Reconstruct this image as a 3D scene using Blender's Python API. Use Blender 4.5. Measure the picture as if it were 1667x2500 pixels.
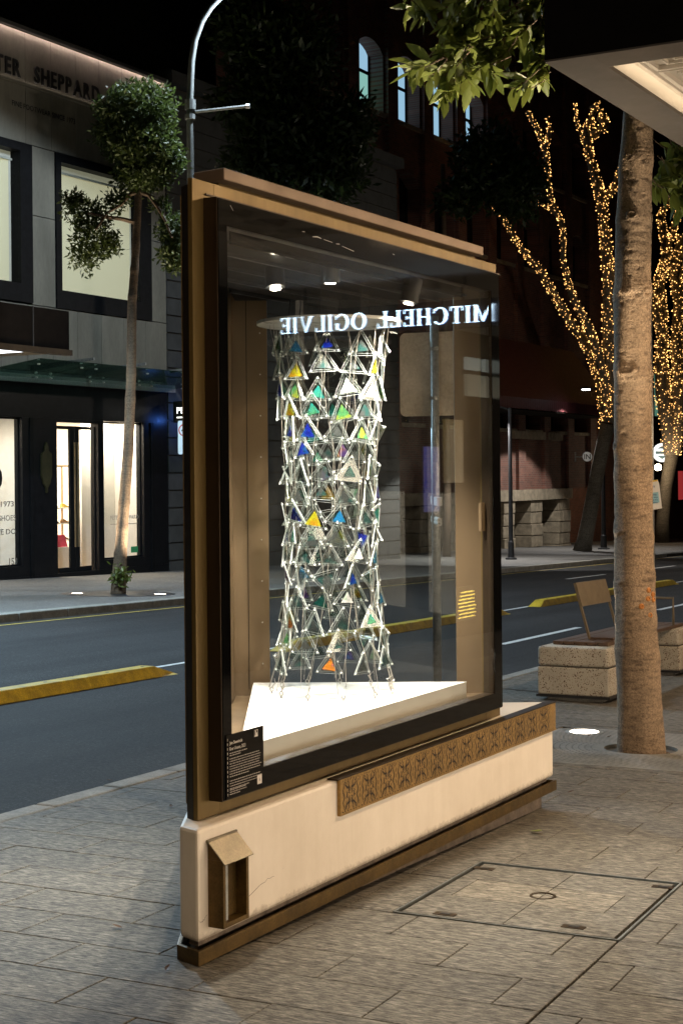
import bpy, bmesh, math, random
import numpy as np
random.seed(7); RNG = np.random.default_rng(11)
for o in list(bpy.data.objects): bpy.data.objects.remove(o)
SC = bpy.context.scene
COL = SC.collection

# ------------------------------------------------------------------ camera
F, CX, CY, RHO, H = 3750., 833.5, 1162., .0095, 1.7        # focal length and optical axis in photo pixels, roll, eye height
cam_d = bpy.data.cameras.new('camera'); cam = bpy.data.objects.new('camera', cam_d); COL.objects.link(cam)
cam_d.sensor_fit = 'VERTICAL'; cam_d.sensor_height = 36.; cam_d.lens = F / 2500. * 36.
cam_d.shift_y = -(1250. - CY) / 2500.; cam_d.clip_start = .1; cam_d.clip_end = 2000.
from mathutils import Matrix, Vector
c_, s_ = math.cos(RHO), math.sin(RHO)
cam.matrix_world = Matrix(((c_, s_, 0, 0), (0, 0, -1, 0), (-s_, c_, 0, H), (0, 0, 0, 1)))
SC.camera = cam
# ------------------------------------------------------------------ world: night sky
W_ = bpy.data.worlds.new('World'); SC.world = W_; W_.use_nodes = True
nt = W_.node_tree; bg = nt.nodes['Background']
sky = nt.nodes.new('ShaderNodeTexSky'); sky.sky_type = 'NISHITA'; sky.sun_disc = False
sky.sun_elevation = math.radians(-7); sky.sun_rotation = math.radians(200)
nt.links.new(sky.outputs[0], bg.inputs[0]); bg.inputs[1].default_value = .05
# ------------------------------------------------------------------ exposure and sampling
SC.view_settings.view_transform = 'Standard'; SC.view_settings.look = 'None'
SC.view_settings.exposure = 0.; SC.view_settings.gamma = 1.
cy = SC.cycles; cy.use_denoising = True; cy.max_bounces = 10; cy.transparent_max_bounces = 48
cy.diffuse_bounces = 3; cy.glossy_bounces = 4; cy.transmission_bounces = 8
cy.caustics_reflective = False; cy.caustics_refractive = False; cy.sample_clamp_indirect = 4.
cy.use_light_tree = True

# ------------------------------------------------------------------ geometry frames
def nrm(v): v = np.array(v, float); return v / np.linalg.norm(v)
TH = math.atan(1825. / F); K = .0269                         # street direction in plan and its fall
S = np.array([math.sin(TH), math.cos(TH)]); T = np.array([-math.cos(TH), math.sin(TH)])
TA = math.atan(2107.5 / F)                                   # display case and building line
a = np.array([math.sin(TA), math.cos(TA)]); n = np.array([a[1], -a[0]]); back = -n
A = np.array([-.5125, 5.3495]); SA = float(S @ A)
def gz(x, y): return -K * (S[0] * x + S[1] * y - SA)         # ground height
def ray(px, py):
    dx, dy = px - CX, py - CY
    return np.array([(dx - RHO * dy) / F, 1., -(dy + RHO * dx) / F])
def at(px, py, Y): d = ray(px, py) * Y; d[2] += H; return d  # photo pixel at depth Y
def dp(x, y, Y): return at(x * 1.06314, y * 1.06314, Y)
def ground(px, py, off=0.):
    d = ray(px, py); Y = (off + K * SA - H) / (d[2] + K * (d[0] * S[0] + d[1] * S[1]))
    p = d * Y; p[2] += H; return p
def fst(p): s, t, z = p; q = S * s + T * t; return (q[0], q[1], z - K * (s - SA))          # street frame
def fab(p): s, b, z = p; q = A + a * s + back * b; return (q[0], q[1], z)                   # display case frame
class Plane:
    def __init__(self, O, off=0.): self.O = np.array(O, float) + n * off
    def __call__(self, p): q, o, z = p; w = self.O + a * q + n * o; return (w[0], w[1], z)
    def pix(self, px, py, o=0.):
        d = ray(px, py); Y = (n @ self.O + o) / (n @ d[:2]); p = d[:2] * Y
        return float(a @ (p - self.O)), float(H + d[2] * Y)
SHOP = Plane((-6.32, 38.57)); BRICK = Plane((-6.32, 38.57), -3.)
def dirframe(O, X, Y, Z):
    O, X, Y, Z = map(lambda v: np.array(v, float), (O, X, Y, Z))
    return lambda p: tuple(O + X * p[0] + Y * p[1] + Z * p[2])
ID = lambda p: tuple(p)

# ------------------------------------------------------------------ mesh builder
WL = {}
class MB:
    def __init__(self, fr=ID): self.v = []; self.f = []; self.fr = fr
    def add(self, vs, fs, fr=None):
        fr = fr or self.fr; o = len(self.v)
        self.v += [tuple(map(float, fr(p))) for p in vs]; self.f += [tuple(i + o for i in f) for f in fs]; return self
    def box(self, x0, x1, y0, y1, z0, z1, fr=None):
        vs = [(x, y, z) for z in (z0, z1) for y in (y0, y1) for x in (x0, x1)]
        return self.add(vs, [(0, 2, 3, 1), (4, 5, 7, 6), (0, 1, 5, 4), (2, 6, 7, 3), (0, 4, 6, 2), (1, 3, 7, 5)], fr)
    def prism(self, poly, z0, z1, fr=None):
        k = len(poly); vs = [(x, y, z0) for x, y in poly] + [(x, y, z1) for x, y in poly]
        fs = [tuple(range(k))[::-1], tuple(range(k, 2 * k))] + [(i, (i + 1) % k, k + (i + 1) % k, k + i) for i in range(k)]
        return self.add(vs, fs, fr)
    def hole(self, outer, inner, z0, z1, fr=None):           # closed ring between two outlines of equal length
        k = len(outer); vs = [(x, y, z) for z in (z0, z1) for P in (outer, inner) for x, y in P]
        fs = []
        for i in range(k):
            j = (i + 1) % k
            fs += [(i, j, k + j, k + i), (2 * k + i, 3 * k + i, 3 * k + j, 2 * k + j), (i, 2 * k + i, 2 * k + j, j), (k + i, k + j, 3 * k + j, 3 * k + i)]
        return self.add(vs, fs, fr)
    def tube(self, path, r, k=8, fr=None, cap=True):
        P = [np.array((fr or self.fr)(p), float) for p in path]; m = len(P)
        r = [r] * m if np.isscalar(r) else r
        vs, fs = [], []; up = None
        for i in range(m):
            d = nrm(P[min(i + 1, m - 1)] - P[max(i - 1, 0)])
            if up is None: up = np.array([0, 0, 1.]) if abs(d[2]) < .9 else np.array([1., 0, 0])
            x = nrm(np.cross(d, up)); y = np.cross(x, d); up = y
            for j in range(k):
                t = 2 * math.pi * j / k; vs.append(P[i] + r[i] * (math.cos(t) * x + math.sin(t) * y))
        for i in range(m - 1):
            for j in range(k):
                q = (j + 1) % k; fs.append((i * k + j, i * k + q, (i + 1) * k + q, (i + 1) * k + j))
        if cap: fs += [tuple(range(k))[::-1], tuple(range((m - 1) * k, m * k))]
        return self.add(vs, fs, ID)
    def lathe(self, prof, O, k=24, ax=(0, 0, 1)):            # profile of (radius, height) about an axis through O
        ax = nrm(ax); x = nrm(np.cross(ax, (0, 0, 1) if abs(ax[2]) < .9 else (1, 0, 0))); y = np.cross(ax, x); O = np.array(O, float)
        vs, fs = [], []
        for r, h in prof:
            for j in range(k):
                t = 2 * math.pi * j / k; vs.append(O + ax * h + r * (math.cos(t) * x + math.sin(t) * y))
        for i in range(len(prof) - 1):
            for j in range(k):
                q = (j + 1) % k; fs.append((i * k + j, i * k + q, (i + 1) * k + q, (i + 1) * k + j))
        m = len(prof); fs += [tuple(range(k))[::-1], tuple(range((m - 1) * k, m * k))]
        return self.add(vs, fs, ID)
    def build(self, name, mat, parent=None, smooth=False, bevel=0., keep=False):
        v = np.array(self.v, float)
        if parent is not None: base = np.array(WL[parent.name])
        else: base = np.array([(v[:, 0].min() + v[:, 0].max()) / 2, (v[:, 1].min() + v[:, 1].max()) / 2, v[:, 2].min()])
        me = bpy.data.meshes.new(name); me.from_pydata((v - base).tolist(), [], self.f)
        if not keep:
            bm = bmesh.new(); bm.from_mesh(me); bmesh.ops.recalc_face_normals(bm, faces=bm.faces); bm.to_mesh(me); bm.free()
        if smooth: me.polygons.foreach_set('use_smooth', [True] * len(me.polygons))
        me.materials.append(mat)
        return link(name, me, base, parent, bevel)
def link(name, me, base, parent=None, bevel=0.):
    o = bpy.data.objects.new(name, me); COL.objects.link(o)
    if parent is not None: o.parent = parent
    else: o.location = base
    WL[o.name] = tuple(base)
    if bevel:
        b = o.modifiers.new('bevel', 'BEVEL'); b.width = bevel; b.segments = 2; b.limit_method = 'ANGLE'
    return o
def inst(src, name, parent, loc, rot=None, scale=None):      # another piece sharing mesh data; loc in world
    o = bpy.data.objects.new(name, src); COL.objects.link(o)
    base = np.array(WL[parent.name]) if parent is not None else np.zeros(3)
    o.parent = parent; o.location = np.array(loc, float) - base
    if rot is not None: o.rotation_euler = rot
    if scale is not None: o.scale = scale
    WL[o.name] = tuple(np.array(loc, float)); return o
def tag(o, label=None, cat=None, group=None, kind=None):
    if label: o['label'] = label
    if cat: o['category'] = cat
    if group: o['group'] = group
    if kind: o['kind'] = kind
    return o
def thing(name, loc, label, cat, group=None):
    o = bpy.data.objects.new(name, None); COL.objects.link(o); o.location = loc; o.empty_display_size = .1
    WL[o.name] = tuple(map(float, loc)); return tag(o, label, cat, group)

# ------------------------------------------------------------------ materials
def newmat(name):
    m = bpy.data.materials.new(name); m.use_nodes = True; t = m.node_tree
    b = t.nodes['Principled BSDF']; return m, t, b
def nd(t, typ, **kw):
    x = t.nodes.new(typ)
    for k, v in kw.items():
        if k in x.inputs: x.inputs[k].default_value = v
        else: setattr(x, k, v)
    return x
def pos_map(t, scale=(1, 1, 1), rotz=0., coord='Position'):
    if coord == 'Position': g = nd(t, 'ShaderNodeNewGeometry'); out = g.outputs['Position']
    else: g = nd(t, 'ShaderNodeTexCoord'); out = g.outputs[coord]
    m = nd(t, 'ShaderNodeMapping'); m.inputs['Scale'].default_value = scale; m.inputs['Rotation'].default_value = (0, 0, rotz)
    t.links.new(out, m.inputs['Vector']); return m.outputs[0]
def ramp(t, fac, stops):
    r = nd(t, 'ShaderNodeValToRGB'); e = r.color_ramp.elements
    while len(e) < len(stops): e.new(.5)
    for x, (p, c) in zip(e, stops): x.position = p; x.color = (*c, 1) if len(c) == 3 else c
    t.links.new(fac, r.inputs[0]); return r.outputs[0]
def mixc(t, f, c1, c2, mode='MIX'):
    m = nd(t, 'ShaderNodeMix'); m.data_type = 'RGBA'; m.blend_type = mode
    for s, v in ((0, f), (6, c1), (7, c2)):
        if isinstance(v, (int, float)): m.inputs[s].default_value = v
        elif isinstance(v, tuple): m.inputs[s].default_value = (*v, 1) if len(v) == 3 else v
        else: t.links.new(v, m.inputs[s])
    return m.outputs[2]
def noise(t, vec, scale, detail=4, rough=.6, dist=0.):
    x = nd(t, 'ShaderNodeTexNoise', Scale=scale, Detail=detail, Roughness=rough, Distortion=dist)
    t.links.new(vec, x.inputs['Vector']); return x.outputs['Fac']
def bump(t, b, fac, st=.3, dist=.01):
    x = nd(t, 'ShaderNodeBump', Strength=st, Distance=dist); t.links.new(fac, x.inputs['Height']); t.links.new(x.outputs[0], b.inputs['Normal'])
def pm(name, col, rough=.6, metal=0., var=.25, scale=6., bumps=0., bscale=60., rvar=.15, coord='Position', stretch=(1, 1, 1), spec=.5, fine=0.):
    m, t, b = newmat(name); v = pos_map(t, stretch, coord=coord)
    f = noise(t, v, scale, 5, .65)
    lo = tuple(c * (1 - var) for c in col); hi = tuple(min(1, c * (1 + var)) for c in col)
    c = ramp(t, f, [(.3, lo), (.7, hi)])
    if fine:
        f3 = noise(t, v, scale * 14, 3, .6); c = mixc(t, 1., c, ramp(t, f3, [(.3, (1 - fine,) * 3), (.7, (1 + fine,) * 3)]), 'MULTIPLY')
    t.links.new(c, b.inputs['Base Color'])
    b.inputs['Metallic'].default_value = metal; b.inputs['Specular IOR Level'].default_value = spec
    mr = nd(t, 'ShaderNodeMapRange'); mr.inputs[3].default_value = max(.02, rough - rvar); mr.inputs[4].default_value = min(1, rough + rvar)
    f2 = noise(t, v, scale * 2.3, 4, .6); t.links.new(f2, mr.inputs[0]); t.links.new(mr.outputs[0], b.inputs['Roughness'])
    if bumps: bump(t, b, noise(t, v, bscale, 4, .6), bumps, .01)
    return m
def em(name, col, st, base=(.5, .5, .5), lamp=True):
    m, t, b = newmat(name)
    if not lamp: m.cycles.emission_sampling = 'NONE'
    b.inputs['Base Color'].default_value = (*base, 1)
    b.inputs['Emission Color'].default_value = (*col, 1); b.inputs['Emission Strength'].default_value = st; return m
def glassmat(name, tint=(.97, .985, .98), ior=1.5, rough=0., extra=0., dirt=.0):
    m, t, b = newmat(name); t.nodes.remove(b); out = t.nodes['Material Output']
    tr = nd(t, 'ShaderNodeBsdfTransparent'); tr.inputs[0].default_value = (*tint, 1)
    gl = nd(t, 'ShaderNodeBsdfGlossy'); gl.inputs['Roughness'].default_value = rough
    fr = nd(t, 'ShaderNodeFresnel', IOR=ior); fac = fr.outputs[0]
    gb = nd(t, 'ShaderNodeNewGeometry'); mi = nd(t, 'ShaderNodeMapRange'); mi.inputs[3].default_value = ior; mi.inputs[4].default_value = 1. / ior
    t.links.new(gb.outputs['Backfacing'], mi.inputs[0]); t.links.new(mi.outputs[0], fr.inputs['IOR'])   # same reflectance on both faces of the sheet
    if extra:
        ad = nd(t, 'ShaderNodeMath'); ad.operation = 'ADD'; ad.inputs[1].default_value = extra; t.links.new(fac, ad.inputs[0]); fac = ad.outputs[0]
    mx = nd(t, 'ShaderNodeMixShader'); t.links.new(fac, mx.inputs[0]); t.links.new(tr.outputs[0], mx.inputs[1]); t.links.new(gl.outputs[0], mx.inputs[2])
    res = mx.outputs[0]
    if dirt:                                                  # faint film of dust and smears
        df = nd(t, 'ShaderNodeBsdfDiffuse'); df.inputs[0].default_value = (.7, .7, .68, 1)
        v = pos_map(t, (1, 1, .35)); f = noise(t, v, 2.2, 6, .7)
        f = ramp(t, f, [(.45, (0, 0, 0)), (.8, (dirt,) * 3)])
        m2 = nd(t, 'ShaderNodeMixShader'); t.links.new(f, m2.inputs[0]); t.links.new(res, m2.inputs[1]); t.links.new(df.outputs[0], m2.inputs[2]); res = m2.outputs[0]
    t.links.new(res, out.inputs[0]); return m
M = {}
def granite(name, lo, hi, tone=.25):
    m, t, b = newmat(name)
    v = pos_map(t, (1, 1, 1), TH)                            # x across the street's course direction after rotation
    mp = nd(t, 'ShaderNodeMapping'); mp.inputs['Scale'].default_value = (20, 95, 60); t.links.new(v, mp.inputs['Vector'])
    f1 = noise(t, mp.outputs[0], 1., 5, .75)
    mp2 = nd(t, 'ShaderNodeMapping'); mp2.inputs['Scale'].default_value = (14, 40, 40); t.links.new(v, mp2.inputs['Vector'])
    f2 = noise(t, mp2.outputs[0], 1., 5, .7)
    f3 = noise(t, v, 1.1, 4, .6)
    c = ramp(t, f1, [(.30, tuple(x * .25 for x in lo)), (.43, lo), (.60, hi), (.74, tuple(min(1, x * 1.8) for x in hi))])
    c = mixc(t, .75, c, ramp(t, f2, [(.3, (.45, .45, .45)), (.65, (1.15, 1.15, 1.15))]), 'MULTIPLY')
    c = mixc(t, .8, c, ramp(t, f3, [(.3, (.72, .70, .68)), (.7, (1.12, 1.12, 1.12))]), 'MULTIPLY')
    oi = nd(t, 'ShaderNodeObjectInfo'); c = mixc(t, 1., c, ramp(t, oi.outputs['Random'], [(0., (1 - tone, 1 - tone, 1 - tone * .85)), (1., (1 + tone * .5,) * 3)]), 'MULTIPLY')
    t.links.new(c, b.inputs['Base Color']); b.inputs['Roughness'].default_value = .75; b.inputs['Specular IOR Level'].default_value = .3; bump(t, b, f1, .35, .004); return m
M['paver'] = granite('granite_paver', (.074, .067, .054), (.222, .202, .166), .06)
M['paver_far'] = granite('granite_far', (.12, .115, .105), (.27, .26, .24), .1)
M['mortar'] = pm('joint_mortar', (.07, .062, .05), .95, var=.4)
M['kerb'] = pm('kerb_stone', (.24, .225, .195), .8, var=.3, scale=5, bumps=.3, bscale=90, fine=.25)
def asphalt():
    m, t, b = newmat('asphalt'); v = pos_map(t)
    f1 = noise(t, v, 48, 4, .9); f2 = noise(t, v, .35, 5, .6); f3 = noise(t, v, 22, 4, .75)
    c = ramp(t, f1, [(.38, (.008, .008, .0085)), (.56, (.033, .033, .0335)), (.66, (.09, .089, .086)), (.74, (.20, .195, .19))])
    c = mixc(t, 1., c, ramp(t, f2, [(.3, (.75, .75, .75)), (.7, (1.2, 1.2, 1.2))]), 'MULTIPLY')
    c = mixc(t, .6, c, ramp(t, f3, [(.3, (.6, .6, .6)), (.7, (1.3, 1.3, 1.3))]), 'MULTIPLY')
    vs = pos_map(t, (1, 1, 1), TH)                           # dark tyre and seam streaks along the street
    mp = nd(t, 'ShaderNodeMapping'); mp.inputs['Scale'].default_value = (1.6, .05, 1); t.links.new(vs, mp.inputs['Vector'])
    c = mixc(t, .8, c, ramp(t, noise(t, mp.outputs[0], 1., 6, .7), [(.35, (.6, .6, .62)), (.6, (1.1, 1.1, 1.1))]), 'MULTIPLY')
    t.links.new(c, b.inputs['Base Color']); b.inputs['Roughness'].default_value = .85; b.inputs['Specular IOR Level'].default_value = .22; bump(t, b, f1, .6, .006); return m
M['asphalt'] = asphalt()
M['white_line'] = pm('road_paint_white', (.6, .6, .58), .6, var=.3, scale=20, fine=.3)
M['yellow_line'] = pm('road_paint_yellow', (.42, .30, .05), .7, var=.35, scale=15, fine=.4)
M['green_lane'] = pm('bikeway_green', (.03, .11, .07), .8, var=.3, scale=15)
M['yellow_rubber'] = pm('yellow_separator', (.50, .34, .012), .55, var=.35, scale=7, bumps=.5, bscale=45, fine=.3)
M['bronze'] = pm('bronze_sheet', (.15, .102, .034), .45, metal=.5, var=.18, scale=2.2, stretch=(1, 1, .25), fine=.08)
M['bronze_dark'] = pm('bronze_dark', (.036, .023, .012), .45, metal=.6, var=.25, scale=3)
M['bronze_cap'] = pm('bronze_cap', (.19, .135, .092), .5, metal=.35, var=.12, scale=3)
M['bronze_in'] = pm('bronze_interior', (.19, .13, .072), .45, metal=.45, var=.12, scale=2, stretch=(1, 1, .3))
M['brass_old'] = pm('aged_brass', (.105, .064, .018), .45, metal=.6, var=.4, scale=9, fine=.2)
M['brass_roof'] = pm('worn_brass', (.20, .175, .125), .42, metal=.6, var=.25, scale=14, fine=.2)
M['black_gloss'] = pm('black_frit', (.0025, .0025, .0025), .035, var=.2, rvar=.015, spec=.3)
M['black'] = pm('black_paint', (.012, .012, .013), .5, var=.3)
M['frieze'] = pm('frieze_bronze', (.30, .185, .06), .5, metal=.55, var=.25, scale=6, fine=.2, bumps=.3, bscale=80)
M['motif_shade'] = pm('frieze_shade_lines', (.03, .017, .007), .7, var=.3)  # dark colour stands for shade in the cut pattern; strokes lie flat
def render_wall():
    m, t, b = newmat('painted_render'); v = pos_map(t)
    f = noise(t, v, 2.4, 6, .7); c = ramp(t, f, [(.3, (.74, .66, .55)), (.7, (.84, .765, .655))])
    mp = pos_map(t, (1, 1, .12)); f2 = noise(t, mp, 9, 5, .7); c = mixc(t, .7, c, ramp(t, f2, [(.3, (.93, .92, .90)), (.6, (1.02, 1.02, 1.02))]), 'MULTIPLY')
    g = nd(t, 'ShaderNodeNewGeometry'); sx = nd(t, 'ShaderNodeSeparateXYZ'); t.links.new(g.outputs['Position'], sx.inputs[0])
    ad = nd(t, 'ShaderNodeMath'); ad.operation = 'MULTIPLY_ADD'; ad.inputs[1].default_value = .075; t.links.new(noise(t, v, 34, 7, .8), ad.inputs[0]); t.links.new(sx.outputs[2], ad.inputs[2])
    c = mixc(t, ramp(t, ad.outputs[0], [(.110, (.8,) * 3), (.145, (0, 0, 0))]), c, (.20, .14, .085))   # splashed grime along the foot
    f4 = noise(t, v, 46, 3, .6); c = mixc(t, ramp(t, f4, [(.74, (0, 0, 0)), (.80, (.7,) * 3)]), c, (.30, .22, .15))
    t.links.new(c, b.inputs['Base Color']); b.inputs['Roughness'].default_value = .55; bump(t, b, noise(t, v, 70, 4, .6), .12, .004); return m
M['render'] = render_wall()
M['render_base'] = pm('render_footing', (.17, .13, .095), .9, var=.45, scale=12, bumps=.6, bscale=60)
M['glass'] = glassmat('case_glass', dirt=.022)
M['shop_glass'] = glassmat('shop_glass', (.95, .97, .97))
M['white_board'] = pm('white_display_board', (.64, .63, .60), .5, var=.04, scale=3)
M['acrylic'] = pm('clear_acrylic_edge', (.90, .93, .92), .10, var=.05, spec=1.)
def edge_glint():  # whitish colour puts the glint of clear edges into the rim
    m, t, b = newmat('glint_white_rim'); b.inputs['Base Color'].default_value = (.86, .90, .88, 1); b.inputs['Roughness'].default_value = .12; b.inputs['Specular IOR Level'].default_value = 1.
    tr = nd(t, 'ShaderNodeBsdfTransparent'); tr.inputs[0].default_value = (.95, .97, .96, 1); mx = nd(t, 'ShaderNodeMixShader'); mx.inputs[0].default_value = .36
    t.links.new(tr.outputs[0], mx.inputs[1]); t.links.new(b.outputs[0], mx.inputs[2]); t.links.new(mx.outputs[0], t.nodes['Material Output'].inputs[0]); return m
M['rim'] = edge_glint()
M['wire'] = pm('steel_wire', (.60, .56, .50), .3, metal=.7, var=.1)
M['steel'] = pm('galvanised_steel', (.36, .37, .36), .45, metal=.6, var=.3, scale=25, fine=.25)
M['lamp_steel'] = pm('weathered_lamp_steel', (.11, .12, .115), .6, metal=.2, var=.3, scale=8)
M['steel_dark'] = pm('dark_steel', (.03, .03, .032), .45, metal=.3, var=.3)
M['disc'] = pm('acrylic_disc', (.84, .82, .78), .3, var=.05)
M['sign_back'] = pm('sign_back_alloy', (.74, .58, .42), .55, metal=0., var=.25, scale=3, fine=.12)
M['terrazzo'] = None
def speckle():
    m, t, b = newmat('exposed_aggregate'); v = pos_map(t)
    vo = nd(t, 'ShaderNodeTexVoronoi', Scale=75.); t.links.new(v, vo.inputs['Vector'])
    f = noise(t, v, 26, 3, .6); ad = nd(t, 'ShaderNodeMath'); ad.operation = 'MULTIPLY_ADD'; ad.inputs[1].default_value = -1.0; ad.inputs[2].default_value = .80
    t.links.new(f, ad.inputs[0]); lt = nd(t, 'ShaderNodeMath'); lt.operation = 'LESS_THAN'; t.links.new(vo.outputs['Distance'], lt.inputs[0]); t.links.new(ad.outputs[0], lt.inputs[1])
    c = mixc(t, lt.outputs[0], ramp(t, noise(t, v, 4, 5, .6), [(.3, (.36, .33, .27)), (.7, (.48, .44, .365))]), ramp(t, vo.outputs['Color'], [(0, (.05, .03, .02)), (1, (.20, .13, .08))]))
    t.links.new(c, b.inputs['Base Color']); b.inputs['Roughness'].default_value = .75; return m
M['terrazzo'] = speckle()
M['timber'] = pm('seat_timber', (.085, .05, .032), .55, var=.35, scale=30, stretch=(1, 1, 1), fine=.2)
M['bench_metal'] = pm('bench_bronze', (.18, .14, .09), .5, metal=.4, var=.15)
def barkmat(name, lo, hi, sc=1., pits=False):
    m, t, b = newmat(name); v = pos_map(t)
    f = noise(t, v, 3.2 * sc, 6, .65); f2 = noise(t, v, 75 * sc, 4, .8); f3 = noise(t, pos_map(t, (1, 1, 6)), 7 * sc, 5, .7)
    c = ramp(t, f, [(.3, lo), (.7, hi)]); c = mixc(t, .9, c, ramp(t, f2, [(.36, (.42, .38, .34)), (.60, (1.2, 1.17, 1.12))]), 'MULTIPLY')
    c = mixc(t, .7, c, ramp(t, f3, [(.32, (.45, .42, .4)), (.5, (1.05, 1.05, 1.05))]), 'MULTIPLY')
    if pits:                                                  # old scars and lenticels are darker bark
        at_ = nd(t, 'ShaderNodeAttribute'); at_.attribute_name = 'scar'; c = mixc(t, at_.outputs['Fac'], c, (.055, .034, .02))
    t.links.new(c, b.inputs['Base Color']); b.inputs['Roughness'].default_value = .8; bump(t, b, f2, .7, .012); return m
M['bark'] = barkmat('smooth_bark', (.19, .133, .082), (.35, .25, .16), pits=True)
M['bark_scar'] = pm('bark_scar', (.16, .11, .07), .85, var=.4, scale=30, bumps=.6)
M['bark_wound'] = pm('bark_wound', (.42, .16, .03), .6, var=.4, scale=60)
M['bark_dark'] = barkmat('dark_bark', (.10, .065, .04), (.20, .14, .09), .5)
M['bark_pale'] = barkmat('pale_bark', (.12, .105, .08), (.22, .20, .16), .3)
def leafmat(name, lo, hi, rough=.4, trans=.35):
    m, t, b = newmat(name); g = nd(t, 'ShaderNodeNewGeometry')
    c = ramp(t, g.outputs['Random Per Island'], [(0., lo), (1., hi)])
    oi = nd(t, 'ShaderNodeObjectInfo'); c = mixc(t, 1., c, ramp(t, oi.outputs['Random'], [(0., (.75, .8, .7)), (1., (1.2, 1.15, 1.1))]), 'MULTIPLY')
    t.links.new(c, b.inputs['Base Color']); b.inputs['Roughness'].default_value = rough
    tl = nd(t, 'ShaderNodeBsdfTranslucent'); t.links.new(c, tl.inputs[0]); mx = nd(t, 'ShaderNodeMixShader'); mx.inputs[0].default_value = trans
    out = t.nodes['Material Output']; t.links.new(b.outputs[0], mx.inputs[1]); t.links.new(tl.outputs[0], mx.inputs[2]); t.links.new(mx.outputs[0], out.inputs[0]); return m
M['leaf'] = leafmat('leaf_near', (.105, .13, .022), (.21, .235, .055))
M['leaf_small'] = leafmat('leaf_small', (.04, .065, .016), (.10, .13, .034), .62)
M['leaf_dark'] = leafmat('leaf_dark', (.02, .04, .012), (.05, .075, .02))
M['stone'] = pm('sandstone_block', (.30, .245, .17), .85, var=.35, scale=3, bumps=.5, bscale=20, fine=.2)
def brickmat():
    m, t, b = newmat('dark_brick'); g = nd(t, 'ShaderNodeNewGeometry'); sx = nd(t, 'ShaderNodeSeparateXYZ'); t.links.new(g.outputs['Position'], sx.inputs[0])
    dt = nd(t, 'ShaderNodeVectorMath'); dt.operation = 'DOT_PRODUCT'; dt.inputs[1].default_value = (a[0], a[1], 0); t.links.new(g.outputs['Position'], dt.inputs[0])
    cb = nd(t, 'ShaderNodeCombineXYZ'); t.links.new(dt.outputs['Value'], cb.inputs[0]); t.links.new(sx.outputs[2], cb.inputs[1])
    br = nd(t, 'ShaderNodeTexBrick', Scale=1.); br.inputs['Brick Width'].default_value = .24; br.inputs['Row Height'].default_value = .086; br.inputs['Mortar Size'].default_value = .008
    br.inputs['Color1'].default_value = (.20, .075, .05, 1); br.inputs['Color2'].default_value = (.12, .05, .036, 1); br.inputs['Mortar'].default_value = (.17, .14, .11, 1)
    t.links.new(cb.outputs[0], br.inputs['Vector'])
    v = pos_map(t); c = mixc(t, .7, br.outputs[0], ramp(t, noise(t, v, .8, 5, .6), [(.3, (.6, .6, .6)), (.7, (1.3, 1.3, 1.3))]), 'MULTIPLY')
    t.links.new(c, b.inputs['Base Color']); b.inputs['Roughness'].default_value = .85; return m
M['brick'] = brickmat()
M['facade'] = pm('facade_stone_panel', (.19, .18, .143), .6, var=.22, scale=1.3, stretch=(1, 1, .35), fine=.08)
M['rusticated'] = pm('rusticated_render', (.06, .06, .056), .9, var=.25, scale=2)
M['storefront'] = pm('black_storefront', (.009, .009, .010), .35, var=.3, spec=.15)
M['frame_dark'] = pm('dark_window_frame', (.008, .0085, .0095), .5, var=.3, spec=.1)
M['warm_wall'] = pm('shop_interior_wall', (.78, .74, .68), .7, var=.04)
M['oak'] = pm('oak_panel', (.42, .29, .17), .5, var=.2, scale=10, stretch=(6, 6, .6))
M['gold'] = pm('brass_rack', (.34, .24, .13), .4, metal=.5, var=.15)
M['blind'] = em('lit_roller_blind', (.60, .55, .34), .62, (.6, .57, .42))
M['soffit'] = pm('pressed_soffit', (.56, .51, .43), .55, var=.07, scale=5, bumps=.1, bscale=25)
M['awn_metal'] = pm('awning_metal', (.125, .105, .085), .45, metal=.4, var=.12, scale=3)
M['awn_dark'] = pm('awning_fascia', (.0055, .004, .003), .8, var=.25, spec=.04)
M['maroon'] = pm('maroon_awning', (.10, .026, .028), .5, var=.2, scale=4)
# ------------------------------------------------------------------ lettering outlines (built-in font), made while the scene is small
def text(body, size=1., bold=0., ext=0., align='LEFT', shear=0.):
    cu = bpy.data.curves.new('t', 'FONT'); cu.body = body; cu.size = size; cu.offset = bold; cu.extrude = ext; cu.align_x = align; cu.shear = shear
    cu.resolution_u = 3; ob = bpy.data.objects.new('t', cu); COL.objects.link(ob)
    dg = bpy.context.evaluated_depsgraph_get(); me = bpy.data.meshes.new_from_object(ob.evaluated_get(dg))
    v = np.array([tuple(x.co) for x in me.vertices]); f = [tuple(p.vertices) for p in me.polygons]
    bpy.data.objects.remove(ob); bpy.data.curves.remove(cu); bpy.data.meshes.remove(me); return v, f
def fit(vf, width=None, height=None):                        # scale to a width / cap height, left edge and baseline at 0
    v, f = vf; v = v.copy(); v[:, 0] -= v[:, 0].min()
    if width: v[:, 0] *= width / v[:, 0].max()
    if height: v[:, 1] -= v[:, 1].min(); v[:, 1] *= height / v[:, 1].max()
    return v, f
TX = {}
for k in 'PETERSHEPPARDFINOTWACU1973G648OLV': TX[k] = text(k, bold=.02, ext=.5)
for k in ['PETER SHEPPARD', 'FINE FOOTWEAR SINCE 1973', '40', 'IN', 'Trial', 'our step', 'both ways', 'using the', 'bikeway.', 'SINCE 1973.', 'KNOWS SHOES', 'LIKE WE DO', '153', '50', 'PP', '6', '168',
          'Jen Seevinck', 'River Unseen, 2023', 'CLOSED']:
    TX[k] = text(k, bold=.012 if k != 'River Unseen, 2023' else 0.)

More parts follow.
